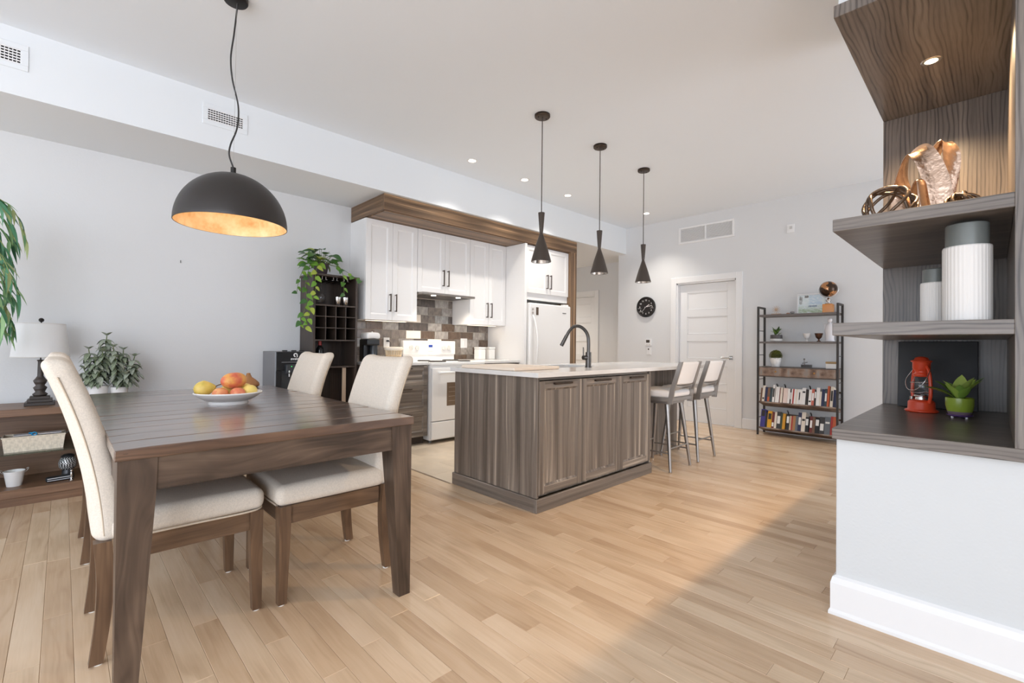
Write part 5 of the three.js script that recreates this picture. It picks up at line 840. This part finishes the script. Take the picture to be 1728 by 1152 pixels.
  part('front_loop', ribbon([[-0.01, 0.014, 0.05], [-0.015, 0.14, 0.052], [-0.015, 0.27, 0.03], [-0.01, 0.375, -0.015], [0.02, 0.385, -0.055], [0.03, 0.3, -0.08], [0.015, 0.18, -0.078], [0.0, 0.08, -0.072], [0.0, 0.014, -0.066], [0.05, 0.012, -0.03], [0.05, 0.012, 0.03]], 0.088, [[0.15, 0, 1], [0.12, 0.15, 1], [0.15, 0.4, 1], [0.35, 0.75, 0.6], [1, 0.4, 0.1], [1, 0, 0.3], [0.5, 0, 0.9], [0.25, 0, 1], [0.3, 0, 1], [1, 0, 0.5], [0.9, 0, 0.6]]), ribbonM, sc);
  part('inner_loop', ribbon([[-0.02, 0.24, -0.012], [-0.035, 0.14, 0.0], [-0.03, 0.014, 0.012], [0.0, 0.012, 0.0], [0.01, 0.11, -0.03], [0.0, 0.2, -0.035]], 0.05, [[0.8, 0, 0.6], [0.7, 0, 0.7], [0.5, 0, 0.9], [0.7, 0, 0.7], [0.8, 0, 0.5], [0.9, 0, 0.5]]), ribbonM, sc);
  part('back_loop', ribbon([[0.09, 0.012, 0.03], [0.085, 0.2, 0.07], [0.08, 0.36, 0.085], [0.075, 0.425, 0.066], [0.07, 0.38, 0.03], [0.065, 0.22, 0.0], [0.065, 0.1, -0.02], [0.075, 0.012, -0.02]], 0.062, [[0.4, 0, 1], [0.3, 0, 1], [0.4, 0, 1], [0.9, 0, 0.5], [0.8, 0, 0.6], [0.6, 0, 0.8], [0.5, 0, 1], [0.5, 0, 1]]), ribbonM, sc);
  function knot(x, z, r, label, turn) {
    const k = thing('wire_knot', label, 'sculpture', [x, 1.589, z], turn, 'bronze knots on the display shelf'), m = std(0x6a5a4d, 0.38, 0.8, { bumpMap: hb, bumpScale: 0.004 });
    [[0.45, 0.2], [1.35, 1.2], [-0.7, 2.3], [1.0, 3.9], [0.15, 5.0]].forEach(([a, b], i) => { const ps = []; for (let j = 0; j < 16; j++) { const t = j / 16 * 2 * Math.PI; const q = V(Math.cos(t) * r * 0.93, Math.sin(t) * r * 0.93, 0.1 * r * Math.sin(3 * t)).applyEuler(new THREE.Euler(a, b, i * 0.7)); q.y = q.y * 0.95 + r; ps.push(q); } part('ring', new THREE.TubeGeometry(new THREE.CatmullRomCurve3(ps, true), 64, 0.0072, 8, true), m, k); });
  }
  knot(2.6, -0.315, 0.1, 'round knot of bronze rods at the open end of the top shelf', 0.3); knot(2.66, -0.085, 0.068, 'small knot of bronze rods against the side of the top shelf', 1.4);

  // lantern, green pot, black panel on the counter
  const red = std(0xdc4a2a, 0.28), ln = thing('red_lantern', 'red hurricane lantern on the display counter', 'lantern', [3.165, 0.75, -0.254], -0.85);
  part('tank', lathe([[0, 0], [0.062, 0], [0.068, 0.006], [0.064, 0.012], [0.055, 0.016], [0.054, 0.05], [0.046, 0.06], [0.03, 0.064], [0, 0.064]], 40), red, ln); part('filler_cap', cyl(0.009, 0.009, 0.014, -0.02, 0.062, -0.038, 14), brushed, ln);
  part('burner', [cyl(0.026, 0.024, 0.014, 0, 0.064, 0, 24), lathe([[0.02, 0.078], [0.031, 0.078], [0.031, 0.086], [0.02, 0.088]], 24)], chrome, ln);
  part('globe', lathe([[0.027, 0.086], [0.036, 0.1], [0.042, 0.125], [0.04, 0.15], [0.03, 0.175], [0.026, 0.18]], 32), glassThin, ln);
  part('chimney', [lathe([[0.028, 0.18], [0.034, 0.186], [0.034, 0.194], [0.026, 0.2], [0.028, 0.214], [0.036, 0.22], [0.036, 0.252], [0.042, 0.256], [0.044, 0.26], [0.03, 0.266], [0.026, 0.276], [0.012, 0.282], [0, 0.283]], 32)], red, ln);
  for (const s of [-1, 1]) part('side_tube', tube([[0, 0.05, s * 0.05], [0, 0.09, s * 0.058], [0, 0.16, s * 0.056], [0, 0.215, s * 0.045], [0, 0.236, s * 0.03]], 0.0078, 24, 8), red, ln);
  part('guard_wire', [[1, 0.1], [1, 0.15]].map(([, y]) => new THREE.TorusGeometry(0.045, 0.0013, 6, 32).rotateX(Math.PI / 2).translate(0, y, 0)), chrome, ln); part('bail', tube([[0, 0.215, 0.055], [-0.03, 0.16, 0.062], [-0.045, 0.12, 0.035], [-0.05, 0.11, 0], [-0.045, 0.12, -0.035], [-0.03, 0.16, -0.062], [0, 0.215, -0.055]], 0.0018, 30, 6), chrome, ln);
  const gp = thing('green_pot_plant', 'leafy plant in a green glazed pot on the display counter', 'plant', [3.025, 0.75, -0.108]);
  part('saucer', lathe([[0, 0.006], [0.03, 0.006], [0.044, 0.012], [0.046, 0.016], [0.043, 0.018], [0.03, 0.012], [0, 0.012]], 32), std(0x5b3a78, 0.3), gp); part('saucer_foot', [0, 2.1, 4.2].map((a) => cyl(0.005, 0.005, 0.007, Math.cos(a) * 0.028, 0, Math.sin(a) * 0.028, 10)), std(0xe9e4ec, 0.4), gp);
  part('pot', lathe([[0, 0.013], [0.036, 0.013], [0.044, 0.03], [0.05, 0.06], [0.0505, 0.094], [0.047, 0.096], [0.045, 0.088], [0, 0.086]], 40), std(0x93a83c, 0.22), gp);
  part('glaze_band', lathe([[0.0365, 0.0128], [0.0415, 0.0225], [0.0448, 0.0315]], 40), std(0x7d6a78, 0.3), gp); part('soil', cyl(0.045, 0.045, 0.004, 0, 0.085, 0), std(0x3c3026, 1), gp);
  const gl = [0xa3bf55, 0x8bb04a, 0xb7cc68, 0x7fa548].map((c) => phy({ color: c, roughness: 0.4, side: THREE.DoubleSide })), lf = leafGeo(0.108, 0.052, 0.22, 0.35, 8, (t) => Math.sin(Math.PI * Math.pow(t, 0.85)) ** 0.8);
  for (const [a, e, s] of [[0.1, 1.4, 1.1], [0.9, 1.25, 1.0], [1.9, 1.15, 1.05], [2.6, 1.0, 0.8], [-1.57, 0.62, 1.2], [-1.3, 1.0, 1.05], [-2.4, 1.1, 0.85], [3.1, 1.15, 0.8], [1.5, 1.2, 1.15], [-0.6, 1.0, 0.95], [-2.0, 1.25, 0.9], [2.2, 1.35, 1.05]]) leafMesh(lf, gl[Math.floor(rnd() * 4)], gp, V(Math.cos(a) * 0.012, 0.088, Math.sin(a) * 0.012), V(Math.cos(a) * Math.cos(e), Math.sin(e), Math.sin(a) * Math.cos(e)), V(-Math.cos(a) * 0.4, 1, -Math.sin(a) * 0.4), s);
  const bp = thing('black_panel', 'square black panel leaning behind the red lantern', 'panel', [3.385, 0.7505, -0.212]); bp.rotation.z = -0.1; part('panel_face', ext(-0.018, 0, 0, 0.362, -0.16, 0.16, 0.002), std(0x26282b, 0.55), bp); part('panel_back', ext(0, 0.012, 0.01, 0.352, -0.15, 0.15, 0.001), std(0x3a3633, 0.7), bp);
}

// ------------------------------------------------------------------ bookcase at the far wall
{
  const XA = 6.2, XB = 6.43, ZL = -2.022, ZR = -1.2, g = thing('bookcase', 'open metal framed bookcase with tilted book shelves by the far wall', 'bookcase', [0, 0, 0]), fm = std(0x3d3936, 0.5, 0.4);
  const rust = tex(512, 256, (u, v) => { const a = fbm(u * 7, v * 5, 7, 5, 801, 4), b = fbm(u * 40, v * 8, 40, 8, 811, 3), k = pn(u * 20, v * 10, 20, 10, 821); return ramp([[84, 66, 56], [128, 104, 88], [152, 132, 118], [140, 138, 134]], 0.5 + 1.1 * (a - 0.5) + 0.5 * (b - 0.5) + (k > 0.9 ? -0.3 : 0)); }, 0.9, 0.3), rm = std(0xffffff, 0.6, 0, { map: rust });
  const pw = 0.022;
  for (const z of [ZL, ZR]) {
    for (const x of [XA, XB]) part('post', at(cbox(pw, 1.578, pw, 0.002), x, 0.789, z), fm, g);
    part('top_bar', at(cbox(XB - XA - pw, pw, pw, 0.001), (XA + XB) / 2, 1.567, z), fm, g);
    for (const y of [1.28, 0.98, 0.68, 0.5, 0.21]) part('side_rod', bar([XA, y, z], [XB, y, z], 0.004), fm, g);
  }
  for (const [y, t] of [[1.476, 0.026], [1.146, 0.022]]) { part('shelf', ext(XA - 0.011, XB + 0.011, y - t, y, ZL + pw / 2, ZR - pw / 2, 0.001), std(0x6a625d, 0.5), g, { axis: 'z' }); }
  part('drawer_shelf', ext(XA - 0.005, XB + 0.011, 0.832, 0.84, ZL + pw / 2, ZR - pw / 2, 0.001), std(0x5f5853, 0.5), g); part('drawer_shelf', ext(XA - 0.005, XB + 0.011, 0.716, 0.726, ZL + pw / 2, ZR - pw / 2, 0.001), std(0x5f5853, 0.5), g);
  const df = part('drawer_front', ext(XA - 0.012, XA + 0.008, 0.728, 0.83, ZL + 0.016, ZR - 0.016, 0.002), rm, g, { axis: 'z' }); part('drawer_body', ext(XA + 0.008, XB, 0.728, 0.828, ZL + 0.02, ZR - 0.02, 0.001), rm, g, { axis: 'z' });
  for (const z of [-1.82, -1.42]) part('knob', at(new THREE.SphereGeometry(0.011, 12, 8), XA - 0.02, 0.782, z), std(0xb98a52, 0.35, 0.7), df);
  // tilted shelves
  const tilt = 0.28, D = 0.24;
  const tray = (y) => { const s = new THREE.Group(); s.name = 'tilted_shelf'; s.position.set(XA - 0.012, y, 0); s.rotation.z = -tilt; g.add(s); part('shelf_board', ext(0, D, -0.016, 0, ZL + 0.012, ZR - 0.012, 0.001), rm, s, { axis: 'z' }); part('shelf_back', ext(D - 0.014, D, 0, 0.03, ZL + 0.012, ZR - 0.012, 0.001), rm, s, { axis: 'z' }); };
  tray(0.415); tray(0.102); for (const y of [0.56, 0.245]) part('back_rail', at(cbox(0.012, 0.02, ZR - ZL - 0.02, 0.001), XB + 0.012, y, (ZL + ZR) / 2), std(0x6e5a4c, 0.6), g);
  part('floor_rail', at(cbox(0.014, 0.014, ZR - ZL - 0.02, 0.001), XB, 0.03, (ZL + ZR) / 2), std(0xcfccc8, 0.5), g);
  const ord = ['first', 'second', 'third', 'fourth', 'fifth', 'sixth', 'seventh', 'eighth', 'ninth', 'tenth', 'eleventh', 'twelfth', 'thirteenth', 'fourteenth', 'fifteenth', 'sixteenth', 'seventeenth', 'eighteenth', 'nineteenth', 'twentieth', 'twenty-first', 'twenty-second', 'twenty-third', 'twenty-fourth', 'twenty-fifth', 'twenty-sixth', 'twenty-seventh', 'twenty-eighth', 'twenty-ninth', 'thirtieth', 'thirty-first', 'thirty-second'];
  const CN = { cream: 0xe9dccb, white: 0xefeae5, navy: 0x2e3352, brown: 0x7a5a46, teal: 0x3a4a50, red: 0xb03a34, salmon: 0xc86a58, dark: 0x35302d, pink: 0xe6cfc4, orange: 0xc8623c, purple: 0x46408a, yellow: 0xe0a62c, charcoal: 0x3c3b3c, green: 0x3f4a38, mustard: 0xd2972c, black: 0x232224, beige: 0xcbb79a, maroon: 0x70302e, slate: 0x6b7076, tan: 0xb08258 };
  const mats = {}; for (const k in CN) mats[k] = std(CN[k], 0.55); const paper = std(0xece3d2, 0.85), titleW = std(0xf1eee9, 0.6), titleD = std(0x3a3532, 0.6);
  const divider = (z, y) => { const w = part('book_divider', tube([[0.13, 0.002, 0], [0.1, 0.2, 0], [0.06, 0.235, 0], [0.02, 0.228, 0], [0.045, 0.22, 0], [0.2, 0.15, 0]], 0.0035, 30, 6).rotateZ(-tilt).translate(XA, y - 0.002, z), blackMetal, g); w.userData.label = 'black bent wire divider'; };
  function row(list, y, z0, z1, shelfName, gaps) {
    const GAP = 0.0085, sum = list.reduce((a, b) => a + b[1], 0), k = (z1 - z0 - gaps.length * GAP) / sum; let z = z0;
    list.forEach(([c, w0, h, t], i) => {
      const w = w0 * k, d = rr(0.125, 0.15), o = thing('book', `${c} book, ${ord[i]} from the door side on the ${shelfName} book shelf`, 'book', [XA + 0.004, y - 0.0038, z + w / 2], 0, `books on the ${shelfName} tilted shelf`);
      o.rotation.z = -tilt; const W = w - 0.0008, X = 0.0025;
      const cv = part('cover', [at(cbox(0.004, h, W, 0.0012), X, h / 2, 0), ext(X, X + d, 0, h, -W / 2, -W / 2 + 0.0018, 0), ext(X, X + d, 0, h, W / 2 - 0.0018, W / 2, 0)], mats[c], o); part('pages', ext(X + 0.001, X + d - 0.004, 0.003, h - 0.003, -W / 2 + 0.0018, W / 2 - 0.0018, 0), paper, o);
      if (t) part('title_label', ext(0.0002, 0.0012, h * t[1], h * t[2], -W * 0.36, W * 0.36, 0), t[0] === 'w' ? titleW : t[0] === 'y' ? mats.yellow : t[0] === 'o' ? mats.orange : titleD, cv);
      z += w;
      if (gaps.includes(i)) { divider(z + GAP / 2, y); z += GAP; }
    });
  }
  const W1 = ['w', 0.3, 0.75], DK = ['d', 0.3, 0.8];
  row([['brown', 20, 0.17], ['cream', 30, 0.2, ['d', 0.15, 0.25]], ['navy', 30, 0.18], ['brown', 30, 0.175, ['o', 0.05, 0.35]], ['teal', 30, 0.175], ['white', 25, 0.215, DK], ['white', 20, 0.195], ['white', 25, 0.195], ['maroon', 10, 0.18], ['cream', 25, 0.19], ['pink', 50, 0.185], ['white', 25, 0.18], ['dark', 15, 0.18, W1], ['white', 15, 0.18], ['red', 15, 0.18], ['white', 20, 0.18], ['cream', 16, 0.18], ['white', 16, 0.18], ['white', 16, 0.18, DK], ['white', 17, 0.18], ['white', 40, 0.2, ['d', 0.7, 0.8]], ['dark', 22, 0.185], ['white', 32, 0.185, ['d', 0.2, 0.3]], ['salmon', 28, 0.195, W1], ['charcoal', 20, 0.18, ['w', 0.5, 0.9]], ['white', 35, 0.215], ['cream', 20, 0.17], ['navy', 30, 0.2], ['teal', 26, 0.205, W1], ['orange', 22, 0.24], ['cream', 30, 0.235, DK], ['navy', 26, 0.2]], 0.415, -2.0, -1.222, 'upper', [5, 9, 21, 29]);
  row([['purple', 55, 0.22, ['d', 0.6, 0.95]], ['dark', 25, 0.19], ['yellow', 50, 0.205, ['d', 0.5, 0.85]], ['maroon', 30, 0.195, ['w', 0.1, 0.35]], ['cream', 26, 0.2], ['charcoal', 45, 0.205, W1], ['green', 20, 0.195], ['mustard', 32, 0.19], ['black', 36, 0.18, ['w', 0.45, 0.9]], ['beige', 20, 0.17], ['red', 16, 0.17], ['tan', 30, 0.175], ['slate', 26, 0.18], ['navy', 36, 0.22, ['w', 0.35, 0.75]], ['cream', 42, 0.23, ['d', 0.55, 0.65]], ['black', 36, 0.175, ['w', 0.45, 0.88]], ['maroon', 30, 0.19, W1], ['brown', 26, 0.185], ['black', 45, 0.175, ['w', 0.5, 0.9]], ['charcoal', 50, 0.195, ['w', 0.2, 0.6]], ['slate', 58, 0.2, ['w', 0.62, 0.72]], ['red', 22, 0.21], ['orange', 30, 0.21]], 0.102, -2.0, -1.222, 'lower', [7, 15]);

  // things on the shelves
  const S1 = 1.476, S2 = 1.146, S3 = 0.84;
  const st = thing('starburst_ornament', 'small wooden starburst ornament on the bookcase top', 'ornament', [6.28, S1, -1.845]), wm = std(0xc9a98c, 0.6);
  part('foot', at(cbox(0.05, 0.012, 0.1, 0.002), 0, 0.006, 0), wm, st); for (let i = 0; i < 12; i++) { const a = i / 12 * 2 * Math.PI; part('ray', bar([0, 0.062, 0], [0, 0.062 + Math.sin(a) * 0.048, Math.cos(a) * 0.048], 0.004, 0.0015, 5), wm, st); }
  part('hub', at(new THREE.SphereGeometry(0.012, 10, 8), 0, 0.062, 0), wm, st); part('stem', bar([0, 0.01, 0], [0, 0.055, 0], 0.003), wm, st);
  const tk = thing('stone_trinket', 'little grey stone trinket lying on the bookcase top', 'ornament', [6.27, S1, -1.68]); part('stone', at(new THREE.IcosahedronGeometry(0.02, 1).scale(0.9, 0.85, 1.3), 0, 0.0185, 0.012), std(0x8f8a88, 0.5), tk); part('shell', at(new THREE.IcosahedronGeometry(0.014, 1).scale(0.9, 0.6, 1.5), 0, 0.0095, -0.032), std(0xa5765c, 0.5), tk);
  const cv = document.createElement('canvas'); cv.width = 384; cv.height = 256; const c = cv.getContext('2d'); c.fillStyle = '#eaf0f3'; c.fillRect(0, 0, 384, 256);
  for (let i = 0; i < 900; i++) { const x = rnd() * 384, y = rnd() * 256, t = y / 256; c.globalAlpha = 0.18; c.fillStyle = t > 0.78 ? '#9fb58f' : t > 0.62 ? '#c9d6c6' : x > 150 && x < 330 && t < 0.55 ? '#b9d0e4' : '#dfe6ea'; c.beginPath(); c.ellipse(x, y, 8 + rnd() * 24, 3 + rnd() * 8, rnd() * 0.6, 0, 7); c.fill(); }
  for (let i = 0; i < 160; i++) { c.globalAlpha = 0.25; c.fillStyle = '#77716f'; c.beginPath(); c.ellipse(12 + rnd() * 42, 20 + rnd() * 110, 2 + rnd() * 7, 2 + rnd() * 5, rnd(), 0, 7); c.fill(); c.beginPath(); c.ellipse(90 + rnd() * 50, 10 + rnd() * 26, 2 + rnd() * 7, 2 + rnd() * 5, rnd(), 0, 7); c.fill(); c.fillStyle = '#6f7f95'; c.beginPath(); c.ellipse(140 + rnd() * 120, 150 + rnd() * 22, 2 + rnd() * 9, 1 + rnd() * 4, 0, 0, 7); c.fill(); }
  c.globalAlpha = 1; const ct = new THREE.CanvasTexture(cv); ct.colorSpace = THREE.SRGBColorSpace;
  const pf = thing('framed_picture', 'small white framed landscape picture leaning on the bookcase top', 'picture', [6.41, S1, -1.5]); pf.rotation.z = -0.1;
  part('frame', [ext(-0.014, 0, 0, 0.014, -0.155, 0.155, 0.002), ext(-0.014, 0, 0.231, 0.245, -0.155, 0.155, 0.002), ext(-0.014, 0, 0.014, 0.231, -0.155, -0.141, 0.002), ext(-0.014, 0, 0.014, 0.231, 0.141, 0.155, 0.002)], trimPaint, pf); part('frame_back', ext(-0.006, 0, 0.01, 0.235, -0.145, 0.145, 0), std(0xcfc9c2, 0.8), pf);
  const pg = new THREE.PlaneGeometry(0.282, 0.217); pg.rotateY(-Math.PI / 2); pg.translate(-0.0065, 0.1225, 0); const pm = new THREE.Mesh(pg, std(0xffffff, 0.6, 0, { map: ct })); pm.name = 'print'; pm.receiveShadow = true; pf.add(pm);
  const gt = tex(256, 128, (u, v) => { const t = fbm(u * 6, v * 4, 6, 4, 841, 4); return t > 0.52 ? [196, 142, 98] : ramp([[58, 44, 36], [92, 74, 60]], t); }, 1, 1), gb = thing('metallic_globe', 'brown metallic desk globe on an amber block', 'globe', [6.3, S1, -1.31]);
  const sp = new THREE.SphereGeometry(0.089, 40, 28); const sm2 = new THREE.Mesh(sp, std(0xffffff, 0.2, 0.75, { map: gt.clone() })); sm2.material.map.repeat.set(2, 1); sm2.name = 'sphere'; sm2.position.y = 0.272; sm2.castShadow = sm2.receiveShadow = true; gb.add(sm2);
  part('meridian', new THREE.TorusGeometry(0.096, 0.003, 8, 40, Math.PI * 1.05).rotateZ(-Math.PI * 0.98).rotateY(Math.PI / 2).translate(0, 0.272, 0), chrome, gb); part('stand', lathe([[0, 0.1], [0.034, 0.1], [0.03, 0.112], [0.014, 0.122], [0.026, 0.138], [0.028, 0.15], [0.01, 0.165], [0.008, 0.178]], 24), chrome, gb); part('amber_block', at(rbox(0.09, 0.1, 0.1, 0.006), 0, 0.05, 0), std(0xd88a34, 0.2), gb);
  const sp2 = thing('potted_succulent', 'small plant in a two tone pot on the bookcase second shelf', 'plant', [6.29, S2, -1.845]);
  part('pot', lathe([[0, 0], [0.054, 0], [0.064, 0.01], [0.067, 0.035], [0, 0.035]], 28), std(0xe4e0dc, 0.5), sp2); part('pot_band', lathe([[0.067, 0.035], [0.064, 0.08], [0.056, 0.083], [0.05, 0.075], [0, 0.075]], 28), std(0x55504f, 0.5), sp2);
  const sg = leafGeo(0.075, 0.024, 0.1, 0.3, 5), sgm = [0x4a6a2c, 0x6f8f3c, 0x39552a].map((q) => phy({ color: q, roughness: 0.5, side: THREE.DoubleSide })); for (let i = 0; i < 22; i++) { const a = i * 2.4, e = rr(0.35, 1.4); leafMesh(sg, sgm[i % 3], sp2, V(Math.cos(a) * 0.02, 0.078 + rr(0, 0.05), Math.sin(a) * 0.02), V(Math.cos(a) * Math.cos(e), Math.sin(e), Math.sin(a) * Math.cos(e)), V(0, 1, 0.1), rr(0.7, 1.1)); } part('stem', bar([0, 0.07, 0], [0, 0.15, 0], 0.004), std(0x6b7a4e, 0.7), sp2);
  const goblet = (z, m, l) => { const q = thing('goblet', l, 'cup', [6.29, S2, z], 0, 'little goblets on the bookcase'); part('cup', lathe([[0, 0.03], [0.012, 0.03], [0.03, 0.05], [0.042, 0.094], [0.044, 0.097], [0.039, 0.094], [0.026, 0.055], [0, 0.045]], 28), m, q); part('foot', lathe([[0, 0], [0.024, 0], [0.02, 0.006], [0.008, 0.014], [0.008, 0.03], [0, 0.031]], 24), m, q); };
  goblet(-1.52, std(0xe9e5e1, 0.35), 'little white goblet on the bookcase'); goblet(-1.4, std(0x5a3d2c, 0.25, 0.4), 'little brown goblet on the bookcase');
  const vs = thing('white_figurine', 'tall white figurine beside the goblets on the bookcase', 'figurine', [6.3, S2, -1.295]); part('robe', lathe([[0, 0], [0.05, 0], [0.05, 0.008], [0.042, 0.03], [0.046, 0.09], [0.05, 0.14], [0.036, 0.19], [0.016, 0.212], [0.012, 0.222], [0, 0.223]], 28), std(0xe9e6e8, 0.4), vs); part('head', at(new THREE.SphereGeometry(0.024, 16, 12).scale(0.9, 1.15, 1), 0, 0.245, 0), std(0xe9e6e8, 0.4), vs); part('wing', [at(rbox(0.02, 0.09, 0.03, 0.008), 0.02, 0.16, 0.045), at(rbox(0.02, 0.09, 0.03, 0.008), 0.02, 0.16, -0.045)], std(0xe9e6e8, 0.4), vs);
  const tp = thing('potted_topiary', 'round clipped shrub in a white pot on the bookcase drawer', 'plant', [6.29, S3, -1.85]); part('pot', lathe([[0, 0], [0.046, 0], [0.062, 0.1], [0.064, 0.108], [0.056, 0.108], [0.052, 0.095], [0, 0.095]], 28), std(0xf0eeeb, 0.4), tp);
  const tl = leafGeo(0.018, 0.012, 0.1, 0.3, 3), lp = []; for (let i = 0; i < 420; i++) { const y = 1 - 1.55 * (i + 0.5) / 420, r = Math.sqrt(1 - y * y), a = i * 2.39996, d = V(Math.cos(a) * r, y, Math.sin(a) * r), gg = tl.clone(), x = d.clone().add(V(rr(-0.5, 0.5), rr(-0.2, 0.6), rr(-0.5, 0.5))).normalize(), zz = new THREE.Vector3().crossVectors(x, V(0.2, 1, 0.1)).normalize(); gg.applyMatrix4(new THREE.Matrix4().makeBasis(x, new THREE.Vector3().crossVectors(zz, x), zz)); gg.translate(d.x * 0.06, 0.132 + d.y * 0.058, d.z * 0.06); lp.push(gg); }
  part('foliage', lp, phy({ color: 0x6d7030, roughness: 0.55, side: THREE.DoubleSide }), tp).userData.kind = 'stuff'; part('core', at(new THREE.SphereGeometry(0.055, 20, 14).scale(1, 0.95, 1), 0, 0.132, 0), std(0x464a22, 0.8), tp);
  const sh = thing('wire_ornament', 'small grey wire ornament in the middle of the bookcase drawer', 'ornament', [6.28, S3, -1.52]), gmx = std(0x777371, 0.4, 0.7); part('tray', [at(cbox(0.05, 0.006, 0.105, 0.001), 0, 0.003, 0), ...[0.018, 0.034].map((y) => at(cbox(0.052, 0.004, 0.107, 0), 0, y, 0))], gmx, sh); part('figure', [bar([0, 0.034, -0.02], [0, 0.09, -0.022], 0.006, 0.004), at(new THREE.SphereGeometry(0.01, 10, 8), 0, 0.1, -0.022), bar([0, 0.05, -0.045], [0, 0.065, 0.01], 0.004)], gmx, sh);
  for (let i = -5; i <= 5; i++) part('bar', ext(-0.026, 0.026, 0.005, 0.036, i * 0.0098 - 0.001, i * 0.0098 + 0.001, 0), gmx, sh);
  const bx = thing('keepsake_box', 'small white box with a tan lid at the bookcase end post', 'box', [6.28, S3, -1.27]); part('box_body', at(rbox(0.08, 0.055, 0.1, 0.004), 0, 0.0275, 0), std(0xeeeae4, 0.5), bx); part('box_lid', at(rbox(0.086, 0.022, 0.106, 0.004), 0, 0.067, 0), std(0xa88a5c, 0.5), bx);
}

renderer.render(scene, camera);
